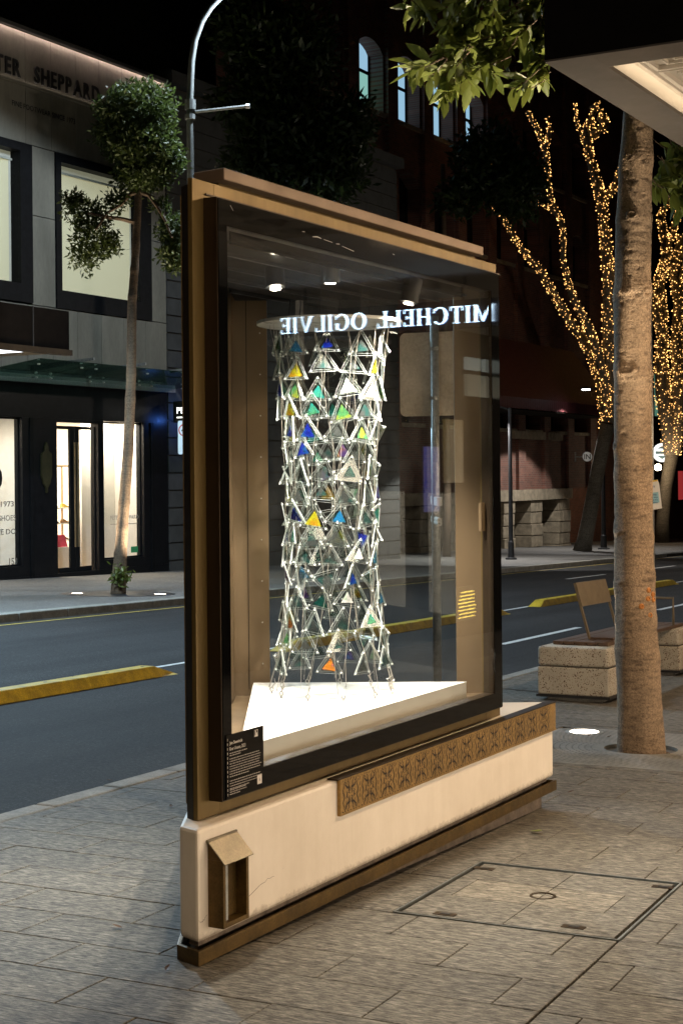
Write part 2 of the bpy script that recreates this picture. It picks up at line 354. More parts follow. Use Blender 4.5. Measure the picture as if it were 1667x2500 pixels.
def mat_st(s, t, z=0., tilt=(0, 0)):                          # frame lying on the sloping ground
    x = nrm((S[0], S[1], -K + tilt[0])); y = nrm((T[0], T[1], tilt[1])); z_ = np.cross(x, y); p = fst((s, t, z))
    return Matrix(((x[0], y[0], z_[0], p[0]), (x[1], y[1], z_[1], p[1]), (x[2], y[2], z_[2], p[2]), (0, 0, 0, 1)))

# ================================================================== THE SETTING
MB(fst).box(-40, 420, -120, 200, -.9, -.45).build('ground', M['asphalt'])['kind'] = 'structure'
road = MB(fst).box(-25, 260, 5.0, 15.3, -.40, -.13).build('road', M['asphalt']); tag(road, kind='structure')
def marking(name, s0, s1, t0, t1, mat, z=-.1255): return MB(fst).add([(s0, t0, z), (s1, t0, z), (s1, t1, z), (s0, t1, z)], [(0, 1, 2, 3)]).build(name, mat, road)
for s0, s1 in ((18.86, 22.23), (26.9, 30.3), (35, 38.4)): marking('lane_line', s0, s1, 6.84, 6.95, M['white_line'])
for s0, s1 in ((38.5, 42), (46.2, 50.1), (55, 59)): marking('lane_line', s0, s1, 12.2, 12.32, M['white_line'])
marking('edge_line', -20, 120, 14.72, 14.80, M['yellow_line'])
marking('edge_line', -10, 120, 9.22, 9.30, M['white_line'])
marking('bikeway_patch', -8, 6.62, 5.16, 6.0, M['green_lane'])

foot = MB(fst).box(-12, 140, -8, 4.99, -.40, -.022).build('footpath', M['mortar']); tag(foot, kind='structure')
voids = [(5.535, 6.525, 1.573, 2.495), (9.33, 10.94, 1.93, 3.52)]                     # manhole and tree grate
def subtract(r, w):
    s0, s1, t0, t1 = r; a0, a1, b0, b1 = w
    if a0 >= s1 or a1 <= s0 or b0 >= t1 or b1 <= t0: return [r]
    out = []
    if s0 < a0: out.append((s0, a0, t0, t1)); s0 = a0
    if s1 > a1: out.append((a1, s1, t0, t1)); s1 = a1
    if t0 < b0: out.append((s0, s1, t0, b0))
    if t1 > b1: out.append((s0, s1, b1, t1))
    return out
near, far = [], []
for k in range(-5, 90):
    s0 = 4.64 + .306 * k; s1 = s0 + .306
    for zone in (0, 1):
        lo, hi = ((1.5805, 4.985), (-1.6, 1.5755))[zone]
        j = (1.745 if k % 2 == 0 else 2.06) if zone == 0 else (1.44 if k % 2 else 1.125)
        j -= .63 * math.ceil((j - lo) / .63)
        edges = [e for e in np.arange(j, hi + .63, .63) if lo < e < hi]; edges = [lo] + [e for e in edges if e - lo > .04] + [hi]
        for t0, t1 in zip(edges[:-1], edges[1:]):
            rs = [(s0, s1, t0, t1)]
            for w in voids: rs = [q for r in rs for q in subtract(r, w)]
            for r in rs:
                if min(r[1] - r[0], r[3] - r[2]) < .02: continue
                if zone == 0: (near if s0 < 15.2 and (s0 > 3.3) else far).append(r)
                else: (near if 3.6 < s0 < 8. and t0 > .5 else far).append(r)
near = near[:300]; pav = {}
for r in near:
    g = .0022; w, d = round(r[1] - r[0] - 2 * g, 3), round(r[3] - r[2] - 2 * g, 3)
    if (w, d) not in pav:
        b = MB(); e = .0025                                     # slab with eased arrises
        b.add([(-w/2, -d/2, -.03), (w/2, -d/2, -.03), (w/2, d/2, -.03), (-w/2, d/2, -.03), (-w/2, -d/2, -e), (w/2, -d/2, -e), (w/2, d/2, -e), (-w/2, d/2, -e),
               (-w/2+e, -d/2+e, 0), (w/2-e, -d/2+e, 0), (w/2-e, d/2-e, 0), (-w/2+e, d/2-e, 0)],
              [(0, 1, 5, 4), (1, 2, 6, 5), (2, 3, 7, 6), (3, 0, 4, 7), (4, 5, 9, 8), (5, 6, 10, 9), (6, 7, 11, 10), (7, 4, 8, 11), (8, 9, 10, 11)])
        me = bpy.data.meshes.new('paver'); me.from_pydata(b.v, [], b.f); me.materials.append(M['paver']); pav[(w, d)] = me
    o = bpy.data.objects.new('paver', pav[(w, d)]); COL.objects.link(o); o.parent = foot
    m = mat_st((r[0] + r[1]) / 2, (r[2] + r[3]) / 2, random.uniform(-.0015, .0012), (random.uniform(-.002, .002), random.uniform(-.002, .002)))
    m.translation = m.translation - Vector(WL[foot.name]); o.matrix_local = m
b = MB(fst)
for r in far: b.box(r[0] + .004, r[1] - .004, r[2] + .004, r[3] - .004, -.035, 0)
b.build('distant_pavers', M['paver'], foot)['kind'] = 'stuff'

def kerb_run(name, t0, t1, s0, s1, L, mat, cut=None):
    k = tag(MB(fst).box(s0, s1, t0 + .012, t1 - .012, -.40, -.012).build(name, M['mortar']), kind='structure')
    s = s0; i = 0
    while s < s1:
        if s < 60 and s + L > 3: 
            e = min(s + L, s1); MB(fst).box(s + .006, e - .006, t0, t1, -.36, .002 + .002 * math.sin(i * 5.)).build('kerb_stone', mat, k, bevel=.015)
        s += L; i += 1
    return k
kerb_run('kerb', 4.995, 5.145, -10, 120, .62, M['kerb'])
kerb_run('far_kerb', 15.10, 15.36, -10, 160, 1.28, M['kerb'])
ffoot = tag(MB(fst).box(-20, 200, 15.365, 40, -.40, 0.).build('far_footpath', M['paver_far']), kind='structure')

M['print_scuff'] = pm('scuffed_paint', (.45, .44, .42), .7)
# ================================================================== DISPLAY CASE (triangular, on a rendered plinth)
case = thing('display_case', fab((1.4, .5, 0)), 'tall bronze framed glass display case on a cream rendered plinth', 'display case')
P_out = [(0, 0), (3.34, 0), (3.335, .09), (2.56, 1.43), (2.41, 1.45), (.032, .1)]
def inset(poly, d):                                           # move each edge of a counter-clockwise outline inwards
    k = len(poly); P = [np.array(p, float) for p in poly]; out = []
    for i in range(k):
        p0, p1, p2 = P[i - 1], P[i], P[(i + 1) % k]
        e1, e2 = nrm(p1 - p0), nrm(p2 - p1); m1, m2 = np.array([-e1[1], e1[0]]), np.array([-e2[1], e2[0]])
        A_ = np.array([m1, m2]); out.append(tuple(np.linalg.solve(A_, [m1 @ p1 + d, m2 @ p1 + d])))
    return out
pl = MB(fab).prism(P_out, .075, .47).build('plinth', M['render'], case, bevel=.014)
MB(fab).prism(inset(P_out, .03), .05, .0745).build('shadow_joint', M['render_base'], pl)
MB(fab).prism(inset(P_out, .05), -.35, .0495).build('footing', M['render_base'], pl)
sk = MB(fab); sk.hole(inset(P_out, -.012), inset(P_out, .004), 0., .053); sk.build('skirting', M['brass_old'], case, bevel=.003)
# patterned frieze along the top of the plinth
fz = MB(fab).box(.985, 3.345, -.012, -.0005, .325, .4725).build('frieze', M['frieze'], case)
MB(fab).box(.965, 3.35, -.016, .035, .4726, .478).build('lip', M['bronze_dark'], fz)
MB(fab).box(.985, 3.345, -.0155, -.0122, .325, .333).build('edge_bead', M['frieze'], fz)
MB(fab).box(.985, .991, -.0155, -.0122, .3332, .4724).build('edge_bead', M['frieze'], fz)
def strokes(lines, w, fr, o0):                                # flat tapered strokes in a (u, v) plane
    b = MB(fr)
    for ln in lines:
        ln = [np.array(p, float) for p in ln]; m = len(ln); L, R_ = [], []
        for i, p in enumerate(ln):
            d = nrm(ln[min(i + 1, m - 1)] - ln[max(i - 1, 0)]); q = np.array([-d[1], d[0]]); ww = w * (1 - .55 * abs(2 * i / max(1, m - 1) - 1))
            L.append(p + q * ww); R_.append(p - q * ww)
        vs = [(p[0], o0, p[1]) for p in L + R_]; b.add(vs, [(i, i + 1, m + i + 1, m + i) for i in range(m - 1)])
    return b
pitch = (3.338 - .995) / 14.5; proto = None
def motif():
    rr = random.Random(3); L = []
    for sg in (-1, 1):
        for v in (-1, 1):                                     # splayed wavy fronds from the boss
            L.append([(sg * (.006 + .05 * (i / 7) ** 1.3 + .006 * math.sin(i * 1.7)), v * (.004 + .056 * i / 7)) for i in range(8)])
            L.append([(sg * (.004 + .018 * (i / 6) + .004 * math.sin(i * 2 + 1)), v * (.012 + .046 * i / 6)) for i in range(7)])
        L.append([(sg * (.022 + .008 * math.cos(q)), .012 * math.sin(q)) for q in np.linspace(-1.4, 1.4, 6)])
    for x0 in (-.058, .058): L.append([(x0 + .005 * math.sin(i * 1.3 + x0 * 90), -.054 + .108 * i / 11) for i in range(12)])
    for k in range(6): L.append([(-.036 + rr.uniform(-.006, .006), -.052 + k * .02), (-.031 + rr.uniform(-.006, .006), -.043 + k * .02)]); L.append([(.036 + rr.uniform(-.006, .006), -.050 + k * .02), (.031 + rr.uniform(-.006, .006), -.040 + k * .02)])
    for k in range(5): L.append([(.074 + rr.uniform(-.007, .007), -.05 + k * .024), (.078 + rr.uniform(-.008, .008), -.035 + k * .024)])
    for k in range(7):
        for v in (-1, 1): L.append([(-.07 + k * .022 + rr.uniform(-.004, .004), v * .060), (-.062 + k * .022 + rr.uniform(-.004, .004), v * (.0655 + .002 * (k % 2)))])
    return L
mo = strokes(motif(), .0044, ID, 0)
mme = bpy.data.meshes.new('motif'); mme.from_pydata(mo.v, [], mo.f); mme.materials.append(M['motif_shade'])
for k in range(14):
    p = fab((1.075 + pitch * k, -.0128, .3990)); o = inst(mme, 'motif', fz, p, (0, 0, math.atan2(a[1], a[0])))
# bronze face plate round the front door
plate = MB(fab)
plate.box(.119, .259, .08, .10, .47, 2.773).box(2.641, 2.816, .08, .10, .47, 2.773).box(.2592, 2.6408, .08, .10, 2.641, 2.773).box(.2592, 2.6408, .08, .10, .47, .60)
plate.build('face_plate', M['bronze'], case, bevel=.002)
MB(fab).box(.20, 2.86, .074, .0795, 2.722, 2.728).build('drip_edge', M['bronze_dark'], case)
MB(fab).prism([(.119, .1005), (.16, .1005), (.175, .16), (.145, .145)], .47, 2.75).build('corner_post', M['bronze_dark'], case)
MB(fab).prism([(2.77, .1005), (2.816, .1005), (2.80, .15), (2.76, .17)], .47, 2.75).build('corner_post', M['bronze_dark'], case)
# door: bronze box frame, black border, glass
door = MB(fab)
door.box(.188, .248, .021, .0798, .53, 2.71).box(2.612, 2.71, .021, .0798, .53, 2.71).box(.2482, 2.6118, .021, .0798, 2.612, 2.71).box(.2482, 2.6118, .021, .0798, .53, .612)
dr = door.build('door', M['bronze_dark'], case, bevel=.002)
bl = MB(fab); bl.box(.193, .2478, .0175, .0208, .535, 2.705).box(2.6122, 2.705, .0175, .0208, .535, 2.705).box(.248, 2.612, .0175, .0208, 2.6122, 2.705).box(.248, 2.612, .0175, .0208, .535, .6118)
bl.build('black_border', M['black_gloss'], dr)
MB(fab).box(.2485, 2.6115, .026, .034, .6125, 2.6115).build('glass_pane', M['glass'], dr)
for ln in ([(.78, 2.662), (.80, 2.664)], [(.86, 2.652), (.90, 2.657), (.93, 2.654)], [(.95, 2.653), (1.02, 2.650)], [(1.05, 2.648), (1.08, 2.651)], [(1.10, 2.645), (1.20, 2.636)], [(.27, 2.69), (.29, 2.672)], [(1.55, 2.668), (1.57, 2.666)]):
    strokes([ln], .0022, fab, .0171).build('scuff', M['print_scuff'], dr)
MB(fab).box(2.56, 2.605, .06, .075, 1.42, 1.56).build('latch', M['bronze_in'], dr)
# the other two faces, each with frame and glass
def face(p0, p1, w0, w1, nm):
    p0, p1 = np.array(p0), np.array(p1); d = nrm(p1 - p0); L = np.linalg.norm(p1 - p0); o = np.array([d[1], -d[0]])    # o: outwards for clockwise edges
    if o @ (np.array([1.4, .5]) - p0) > 0: o = -o
    fr = lambda p: fab((p0[0] + d[0] * p[0] + o[0] * p[1], p0[1] + d[1] * p[0] + o[1] * p[1], p[2]))
    b = MB(fr); b.box(0, w0, -.03, 0, .48, 2.75).box(L - w1, L, -.03, 0, .48, 2.75).box(w0 + .0003, L - w1 - .0003, -.03, 0, 2.62, 2.75).box(w0 + .0003, L - w1 - .0003, -.03, 0, .48, .62)
    f = b.build('side_frame', M['bronze_in'], case)
    b = MB(fr); b.box(.015, .075, .0005, .012, .52, 2.72).box(L - .075, L - .015, .0005, .012, .52, 2.72).box(.0752, L - .0752, .0005, .012, 2.65, 2.72).box(.0752, L - .0752, .0005, .012, .52, .59)
    b.build('outer_frame', M['bronze'], f, bevel=.002)
    MB(fr).box(w0 - .01, L - w1 + .01, -.018, -.010, .615, 2.625).build('glass_pane', M['glass'], f)
    return fr, f, L
frAC, fAC, LAC = face((.142, .135), (2.13, 1.278), .10, .30, 'left')
frCB, fCB, LCB = face((2.138, 1.277), (2.80, .14), .205, .16, 'rear')
for x in (.105, .11): pass
MB(frCB).box(.098, .102, -.0325, -.0302, .62, 2.6).build('panel_joint', M['bronze_dark'], fCB)
for k in range(9): 
    MB(frCB).lathe([(.004, 0), (.004, .003)], frCB((.17, -.0335, .75 + k * .21)), 6, (0, -1, 0)).build('rivet', M['wire'], fCB)
P_in = [(.20, .102), (2.74, .102), (2.775, .16), (2.14, 1.24), (.21, .17)]
MB(fab).prism(P_in, .575, .588).build('case_floor', M['bronze_in'], case)
MB(fab).prism(P_in, 2.715, 2.745).build('case_top', M['black'], case)
MB(fab).prism([(.24, .02), (2.73, .11), (2.76, .17), (2.14, 1.22), (.25, .19)], 2.7455, 2.772).build('roof_deck', M['bronze_dark'], case) if False else None
MB(fab).prism([(.32, .1005), (2.6, .1005), (2.16, 1.05), (.36, .2)], 2.7455, 2.787).build('roof_neck', M['bronze'], case)
MB(fab).prism([(.28, .05), (2.595, .05), (2.19, 1.12), (2.10, 1.12), (.30, .20)], 2.788, 2.833).build('roof_cap', M['bronze_cap'], case, bevel=.004)
# black bulkhead and slatted ceiling
MB(fab).box(.44, 2.5, .125, .135, 2.578, 2.714).build('bulkhead', M['black_gloss'], case)
gr = MB(fab)
def inb(s): return min(.135 + 0 * s + (s - .2) * .577 + .0, .14 + (2.75 - s) * 1.732) - .03
for s in np.arange(.5, 2.6, .018):
    y1 = inb(s)
    if y1 > .16: gr.box(s, s + .004, .142, y1, 2.592, 2.604)
gr.build('ceiling_slats', M['steel_dark'], case)['kind'] = 'stuff'
for bb in (.30, .52, .74, .96):
    s0 = .2 + (bb - .105) / .577 + .02; s1 = 2.75 - (bb - .11) / 1.732 - .02
    MB(fab).box(s0, s1, bb, bb + .012, 2.577, 2.591).build('ceiling_bar', M['steel_dark'], case)
# leaflet box on the plinth
lb = MB(fab); lb.box(.060, .076, -.066, -.0005, .118, .355).box(.208, .224, -.066, -.0005, .118, .355).box(.0762, .2078, -.066, -.0005, .118, .135).box(.0762, .2078, -.022, -.0005, .1352, .385)
lb.add([(.060, -.066, .3551), (.060, -.0005, .3551), (.060, -.0005, .413), (.076, -.066, .3551), (.076, -.0005, .3551), (.076, -.0005, .413)], [(0, 1, 2), (3, 5, 4), (0, 3, 4, 1), (1, 4, 5, 2), (0, 2, 5, 3)])
lb.add([(.208, -.066, .3551), (.208, -.0005, .3551), (.208, -.0005, .413), (.224, -.066, .3551), (.224, -.0005, .3551), (.224, -.0005, .413)], [(0, 1, 2), (3, 5, 4), (0, 3, 4, 1), (1, 4, 5, 2), (0, 2, 5, 3)])
lbo = lb.build('leaflet_box', M['brass_old'], case, bevel=.0015)
rf = MB(fab); q0, q1 = np.array([-.078, .343]), np.array([-.004, .421]); nn = np.array([-.0016, .0022])
rf.add([(s, *p) for s in (.050, .236) for p in (q0, q1, q1 + nn * 1.4, q0 + nn * 1.4)], [(0, 1, 2, 3), (4, 7, 6, 5), (0, 4, 5, 1), (1, 5, 6, 2), (2, 6, 7, 3), (3, 7, 4, 0)])
rf.build('lid', M['brass_roof'], lbo, bevel=.001)
MB(fab).tube([(.050, -.006, .4205), (.236, -.006, .4205)], .006, 8).build('hinge', M['brass_roof'], lbo)
MB(fab).box(.078, .112, -.05, -.0225, .137, .35).build('back_plate', M['steel'], lbo)
# hairline cracks in the render
for ln in ([(.232, .155), (.29, .165), (.33, .163), (.39, .18), (.45, .195), (.50, .196)], [(.003, .155), (.018, .145), (.035, .15), (.055, .165)]):
    strokes([[np.array(p) + (0, random.uniform(-.004, .004)) for p in np.array([[np.interp(i / 16, np.linspace(0, 1, len(ln)), [q[0] for q in ln]), np.interp(i / 16, np.linspace(0, 1, len(ln)), [q[1] for q in ln])] for i in range(17)])]], .0011, fab, -.0006).build('crack', M['bark_scar'], pl)

# information panel stuck to the glass
ip = thing('information_panel', fab((.32, .016, .537)), 'black printed information panel on the lower corner of the display case glass', 'label panel')
MB(fab).box(.205, .455, .0135, .0172, .537, .768).build('board', M['black_gloss'], ip)
frt = lambda s, z: (lambda p: fab((s + p[0], .0128, z + p[1])))
M['print'] = pm('printed_white', (.62, .58, .53), .6, var=.05); M['print_grey'] = pm('printed_grey', (.30, .27, .24), .6, var=.1)
def put(key, s, z, h, w=None, mat='print'):
    v, f = fit(TX[key], w, h); MB(frt(s, z)).add(v, f).build('lettering', M[mat], ip)
put('Jen Seevinck', .226, .728, .0155, .085); put('River Unseen, 2023', .226, .708, .0145, .105, 'print')
rr = random.Random(5)
def rows(z, nrow, dz, L, mat):
    b = MB(fab)
    for k in range(nrow):
        x = .226; end = .226 + L * (rr.uniform(.9, 1.) if k < nrow - 1 else .6)
        while x < end:
            w = rr.uniform(.004, .014); b.add([(x, .0128, z - dz * k), (min(x + w, end), .0128, z - dz * k), (min(x + w, end), .0128, z - dz * k + .0036), (x, .0128, z - dz * k + .0036)], [(0, 1, 2, 3)]); x += w + .0028
    b.build('small_print', M[mat], ip)['kind'] = 'stuff'
rows(.698, 2, .008, .12, 'print_grey'); rows(.678, 8, .0092, .215, 'print_grey'); rows(.598, 4, .0092, .215, 'print_grey'); rows(.566, 3, .008, .11, 'print_grey')
MB(fab).box(.410, .440, .0125, .0133, .556, .589).build('number_card', M['print'], ip)
v, f = fit(TX['6'], .007, .011); MB(lambda p: fab((.4215 + p[0], .0121, .567 + p[1]))).add(v, f).build('lettering', M['black'], ip)
em_ = MB(fab)
em_.box(.392, .416, .0126, .0133, .735, .7365).box(.392, .3935, .0126, .0133, .7366, .760).box(.4145, .416, .0126, .0133, .7366, .760).box(.3936, .4144, .0126, .0133, .7585, .760)
em_.box(.400, .4045, .0126, .0133, .742, .757).box(.4048, .411, .0126, .0133, .742, .749).box(.396, .4125, .0126, .0133, .7366, .7416).build('emblem', M['print'], ip)
ds = MB(fab)
for k in range(13): ds.box(.2115, .2135, .0126, .0133, .548 + k * .0165, .557 + k * .0165)
ds.build('dashed_rule', M['print'], ip)['kind'] = 'stuff'

# ================================================================== INSIDE THE CASE
wb = MB(ID).prism([(-.395, 5.845), (.611, 7.655), (-.4475, 7.68)], .5885, .664).build('white_platform', M['white_board'])
tag(wb, 'low white triangular platform lying on the floor inside the display case', 'platform')
MB(ID).prism([(-.397, 5.842), (.613, 7.653), (-.449, 7.682)], .6643, .67).build('top_board', M['white_board'], wb)
CXY = np.array([-.05, 7.30])
sc = thing('hanging_sculpture', (CXY[0], CXY[1], .67), 'hanging cylinder of small glass triangles strung on wires inside the display case', 'sculpture')
def rad(z): return float(np.interp(z, [.67, .78, .95, 1.3, 1.7, 2.1, 2.42], [.31, .272, .246, .214, .214, .242, .285]))
MB().lathe([(.30, 0), (.346, .004), (.3465, .018), (.31, .022)], (*CXY, 2.415), 64).build('top_disc', M['disc'], sc)
MB().lathe([(.20, 0), (.20, .012)], (*CXY, 2.4375), 40).build('hub', M['black'], sc)
for k in range(6):
    t = k * math.pi / 3 + .3; p = CXY + .2 * np.array([math.cos(t), math.sin(t)])
    MB().tube([(p[0], p[1], 2.44), (p[0] * .98, p[1], 2.5), (p[0] + .01, p[1] + .01, 2.58)], .0025, 5).build('hanger', M['steel_dark'], sc)
films = [('film_blue', (.02, .05, .62)), ('film_azure', (.03, .30, .62)), ('film_teal', (.03, .34, .30)), ('film_green', (.12, .42, .16)), ('film_yellow', (.62, .58, .03)), ('film_amber', (.75, .30, .02)),
         ('film_violet', (.22, .10, .42)), ('film_clear', (.30, .33, .32)), ('film_silver', (.85, .85, .84))]
FM = []
for nm, c in films:
    m, t, b = newmat(nm); b.inputs['Base Color'].default_value = (*c, 1); b.inputs['Roughness'].default_value = .12; b.inputs['Metallic'].default_value = .35
    tr = nd(t, 'ShaderNodeBsdfTransparent'); tr.inputs[0].default_value = tuple(.35 + .65 * x for x in c) + (1,)
    mx = nd(t, 'ShaderNodeMixShader'); mx.inputs[0].default_value = .42 if nm not in ('film_clear', 'film_silver') else (.16 if nm == 'film_clear' else .9)
    v = pos_map(t); f_ = noise(t, v, 22, 2, .5); c2 = films[(len(FM) + 1) % 6][1]
    t.links.new(mixc(t, ramp(t, f_, [(.5, (0, 0, 0)), (.62, (.75,) * 3)]), c, c2), b.inputs['Base Color'])
    t.links.new(tr.outputs[0], mx.inputs[1]); t.links.new(b.outputs[0], mx.inputs[2]); t.links.new(mx.outputs[0], t.nodes['Material Output'].inputs[0]); FM.append(m)
def gmat_clear():
    m = glassmat('clear_acrylic', (.93, .96, .95), 1.49, .03, .04); return m
M['acrylic_clear'] = gmat_clear()
def tri_pts(r): return [(r * math.sin(2 * math.pi * k / 3), r * math.cos(2 * math.pi * k / 3)) for k in range(3)]
R0 = .077
# pane: clear plate; its whitish rim and inner rim stand for caught light
def mesh_of(b, name, mat):
    me = bpy.data.meshes.new(name); me.from_pydata(b.v, [], b.f); bm = bmesh.new(); bm.from_mesh(me); bmesh.ops.recalc_face_normals(bm, faces=bm.faces); bm.to_mesh(me); bm.free(); me.materials.append(mat); return me
xz = lambda p: (p[0], p[2], p[1])                             # outline in x,z; thickness along y
pane_me = mesh_of(MB(xz).prism(tri_pts(R0), -.0015, .0015), 'glass_triangle', M['acrylic_clear'])
rim = MB(xz); rim.hole(tri_pts(R0 + .0020), tri_pts(R0 - .0002), -.0022, .0022).hole(tri_pts(R0 * .78), tri_pts(R0 * .78 - .0018), -.0020, .0020)
rim_me = mesh_of(rim, 'rim', M['rim'])
con = MB()
for x, z in tri_pts(R0 * .86): con.lathe([(.003, -.005), (.0045, -.002), (.0045, .003), (.0025, .006)], (x, 0, z), 7, (0, 1, 0))
con_me = mesh_of(con, 'connector', M['acrylic'])
film_me = {}
for k, m in enumerate(FM):
    for q, (sc_, rot) in enumerate(((.56, 0.), (.44, .12), (.52, -.1))):
        P = np.array(tri_pts(R0 * sc_)); c2, s2 = math.cos(rot), math.sin(rot); P = [(p[0] * c2 - p[1] * s2, p[0] * s2 + p[1] * c2 - .004) for p in P]
        film_me[k, q] = mesh_of(MB(xz).prism(P, -.0045, -.0036), 'film', m)
rr = random.Random(21); row = 0; z = 2.30
wts = [3.6, 3.6, 2.6, 2., 2.6, 1.4, 1.2, 20, 1.6]
while z > .80:
    nt_ = 11
    for k in range(nt_):
        th = 2 * math.pi * (k + .5 * (row % 2) + rr.uniform(-.08, .08)) / nt_ + row * .17
        zz = z + rr.uniform(-.018, .018); r = rad(zz) + rr.uniform(-.012, .008)
        if rr.random() < .02: continue
        p = (CXY[0] + r * math.sin(th), CXY[1] - r * math.cos(th), zz)
        roll = rr.gauss(0, .10) if rr.random() < .93 else rr.choice((-.9, .8, .52, 1.2))
        e = (rr.gauss(0, .14), roll, th + rr.gauss(0, .2)); sc1 = rr.uniform(.90, 1.10)
        o = inst(pane_me, 'glass_triangle', sc, p, e, (sc1,) * 3)
        for me, nm in ((rim_me, 'rim'), (con_me, 'connector')):
            q = bpy.data.objects.new(nm, me); COL.objects.link(q); q.parent = o
        fk = rr.choices(range(9), wts)[0]
        q = bpy.data.objects.new('film', film_me[fk, rr.randrange(3)]); COL.objects.link(q); q.parent = o
    z -= .098; row += 1
for k in range(22):                                            # wires, slightly slack and crossing
    th = 2 * math.pi * k / 22; dt = (.28 if k % 2 else -.28) * rr.uniform(.3, 1.2); P = []
    for i in range(13):
        zz = 2.414 - (2.414 - .70) * i / 12; t2 = th + dt * math.sin(i * .9) * .45 + rr.uniform(-.03, .03); r = rad(zz) + rr.uniform(-.006, .006)
        P.append((CXY[0] + r * math.sin(t2), CXY[1] - r * math.cos(t2), zz))
    MB().tube(P, .0011, 4).build('wire', M['wire'], sc)
for k in range(11):                                            # anchor hooks on the platform
    th = 2 * math.pi * (k + .3) / 11; r = .29; p = np.array([CXY[0] + r * math.sin(th), CXY[1] - r * math.cos(th), .6705])
    h = MB(); h.tube([p, p + (0, 0, .012)], .0035, 6); h.tube([p + np.array([.008 * math.cos(q), 0, .02 + .010 * math.sin(q)]) for q in np.linspace(0, 6.2, 10)], .0022, 5)
    h.tube([p + (0, 0, .03), p + (-.02 * math.sin(th), .02 * math.cos(th), .055)], .0022, 5); h.tube([p + (-.016 * math.sin(th), .016 * math.cos(th), .05), p + (.012, .01, .07)], .0012, 4)
    h.build('anchor_hook', M['wire'], sc)
# spotlights hung from the slatted ceiling
def spotlight(p, aim, label, W, ang=75, bulb=8., dark=True):
    p = np.array(p, float); d = nrm(np.array(aim) - p); t = thing('spotlight', (p[0], p[1], p[2]), label, 'spotlight', 'spotlights in the case ceiling')
    MB().lathe([(.030, -.10), (.042, -.095), (.042, .02), (.02, .0205)], p, 24, d).build('housing', M['black'], t, smooth=False)
    MB().lathe([(.012, 0), (.023, .005), (.023, .008), (.01, .0085)], p + d * .0208, 20, d).build('lamp', em('spot_lamp_' + str(len(bpy.data.materials)), (1., .86, .66), bulb), t)
    top = p - d * .06
    MB().tube([top, (top[0], top[1], 2.59)], .006, 6).build('stem', M['black'], t)
    L = bpy.data.lights.new('spot_beam', 'SPOT'); L.energy = W; L.spot_size = math.radians(ang); L.spot_blend = .6; L.shadow_soft_size = .03; L.color = (1., .90, .78)
    o = bpy.data.objects.new('spot_beam', L); COL.objects.link(o); o.parent = t; o.location = d * .045; o.rotation_euler = Vector(d).to_track_quat('-Z', 'Y').to_euler()
spotlight(at(672, 690, 6.55), (-.14, 6.2, .66), 'black spotlight hanging lowest above the white platform, its lamp glowing warm', 360, 100, 60.)
spotlight(at(806, 676, 6.62), (-.05, 7.12, .8), 'small black spotlight in front of the disc facing the glass triangles', 250, 96, 20.)
spotlight(at(1000, 728, 7.12), (-.06, 7.04, .9), 'black spotlight near the rear bronze panel angled toward the sculpture', 300, 110, 22.)
# ================================================================== NEAR FOOTPATH
def light(name, typ, loc, energy, color, parent=None, aim=None, **kw):
    L = bpy.data.lights.new(name, typ); L.energy = energy; L.color = color
    for k, v in kw.items(): setattr(L, k, v)
    o = bpy.data.objects.new(name, L); COL.objects.link(o); loc = np.array(loc, float)
    if parent is not None: o.parent = parent; o.location = loc - np.array(WL[parent.name])
    else: o.location = loc
    if aim is not None: o.rotation_euler = Vector(np.array(aim, float) - loc).to_track_quat('-Z', 'Y').to_euler()
    return o
# access cover with granite inset
mc = thing('access_cover', fst((6.03, 2.03, 0)), 'square access cover with steel edge and granite inset in the footpath', 'access cover')
fr_ = MB(fst)
s0, s1, t0, t1 = 5.54, 6.52, 1.578, 2.49
for e, w in ((0., .004), (.0045, .0035)):
    fr_.hole([(s0 + e, t0 + e), (s1 - e, t0 + e), (s1 - e, t1 - e), (s0 + e, t1 - e)], [(s0 + e + w, t0 + e + w), (s1 - e - w, t0 + e + w), (s1 - e - w, t1 - e - w), (s0 + e + w, t1 - e - w)], -.02, .003)
fr_.build('frame', M['lamp_steel'], mc)
M['paver_light'] = granite('granite_light', (.10, .088, .068), (.275, .245, .195), .05)
for (p0, p1, q0, q1, mk) in [(5.568, 5.898, 1.605, 2.042, 'paver'), (5.568, 5.898, 2.046, 2.463, 'paver'), (5.902, 6.206, 1.605, 1.738, 'paver'), (5.902, 6.206, 1.742, 2.042, 'paver_light'), (5.902, 6.206, 2.046, 2.382, 'paver_light'), (5.902, 6.206, 2.386, 2.463, 'paver'),
                             (6.21, 6.492, 1.605, 2.042, 'paver'), (6.21, 6.492, 2.046, 2.463, 'paver')]:
    MB(fst).box(p0, p1, q0, q1, -.03, -.001).build('inset_slab', M[mk], mc)
MB().lathe([(.055, -.01), (.055, .0015), (.045, .0025), (.043, -.004), (.002, -.004)], fst((6.05, 2.041, 0)), 24).build('lifting_ring', M['bronze_dark'], mc)
for s_k, t_k in ((5.607, 2.294), (5.648, 1.784), (6.40, 2.43), (6.42, 1.635)):
    MB(fst).box(s_k - .022, s_k + .022, t_k - .045, t_k + .045, -.004, .0015).build('key_plate', M['bronze_dark'], mc)
    MB(fst).box(s_k - .010, s_k + .010, t_k - .022, t_k + .018, .0016, .0030).build('keyhole', M['black'], mc)
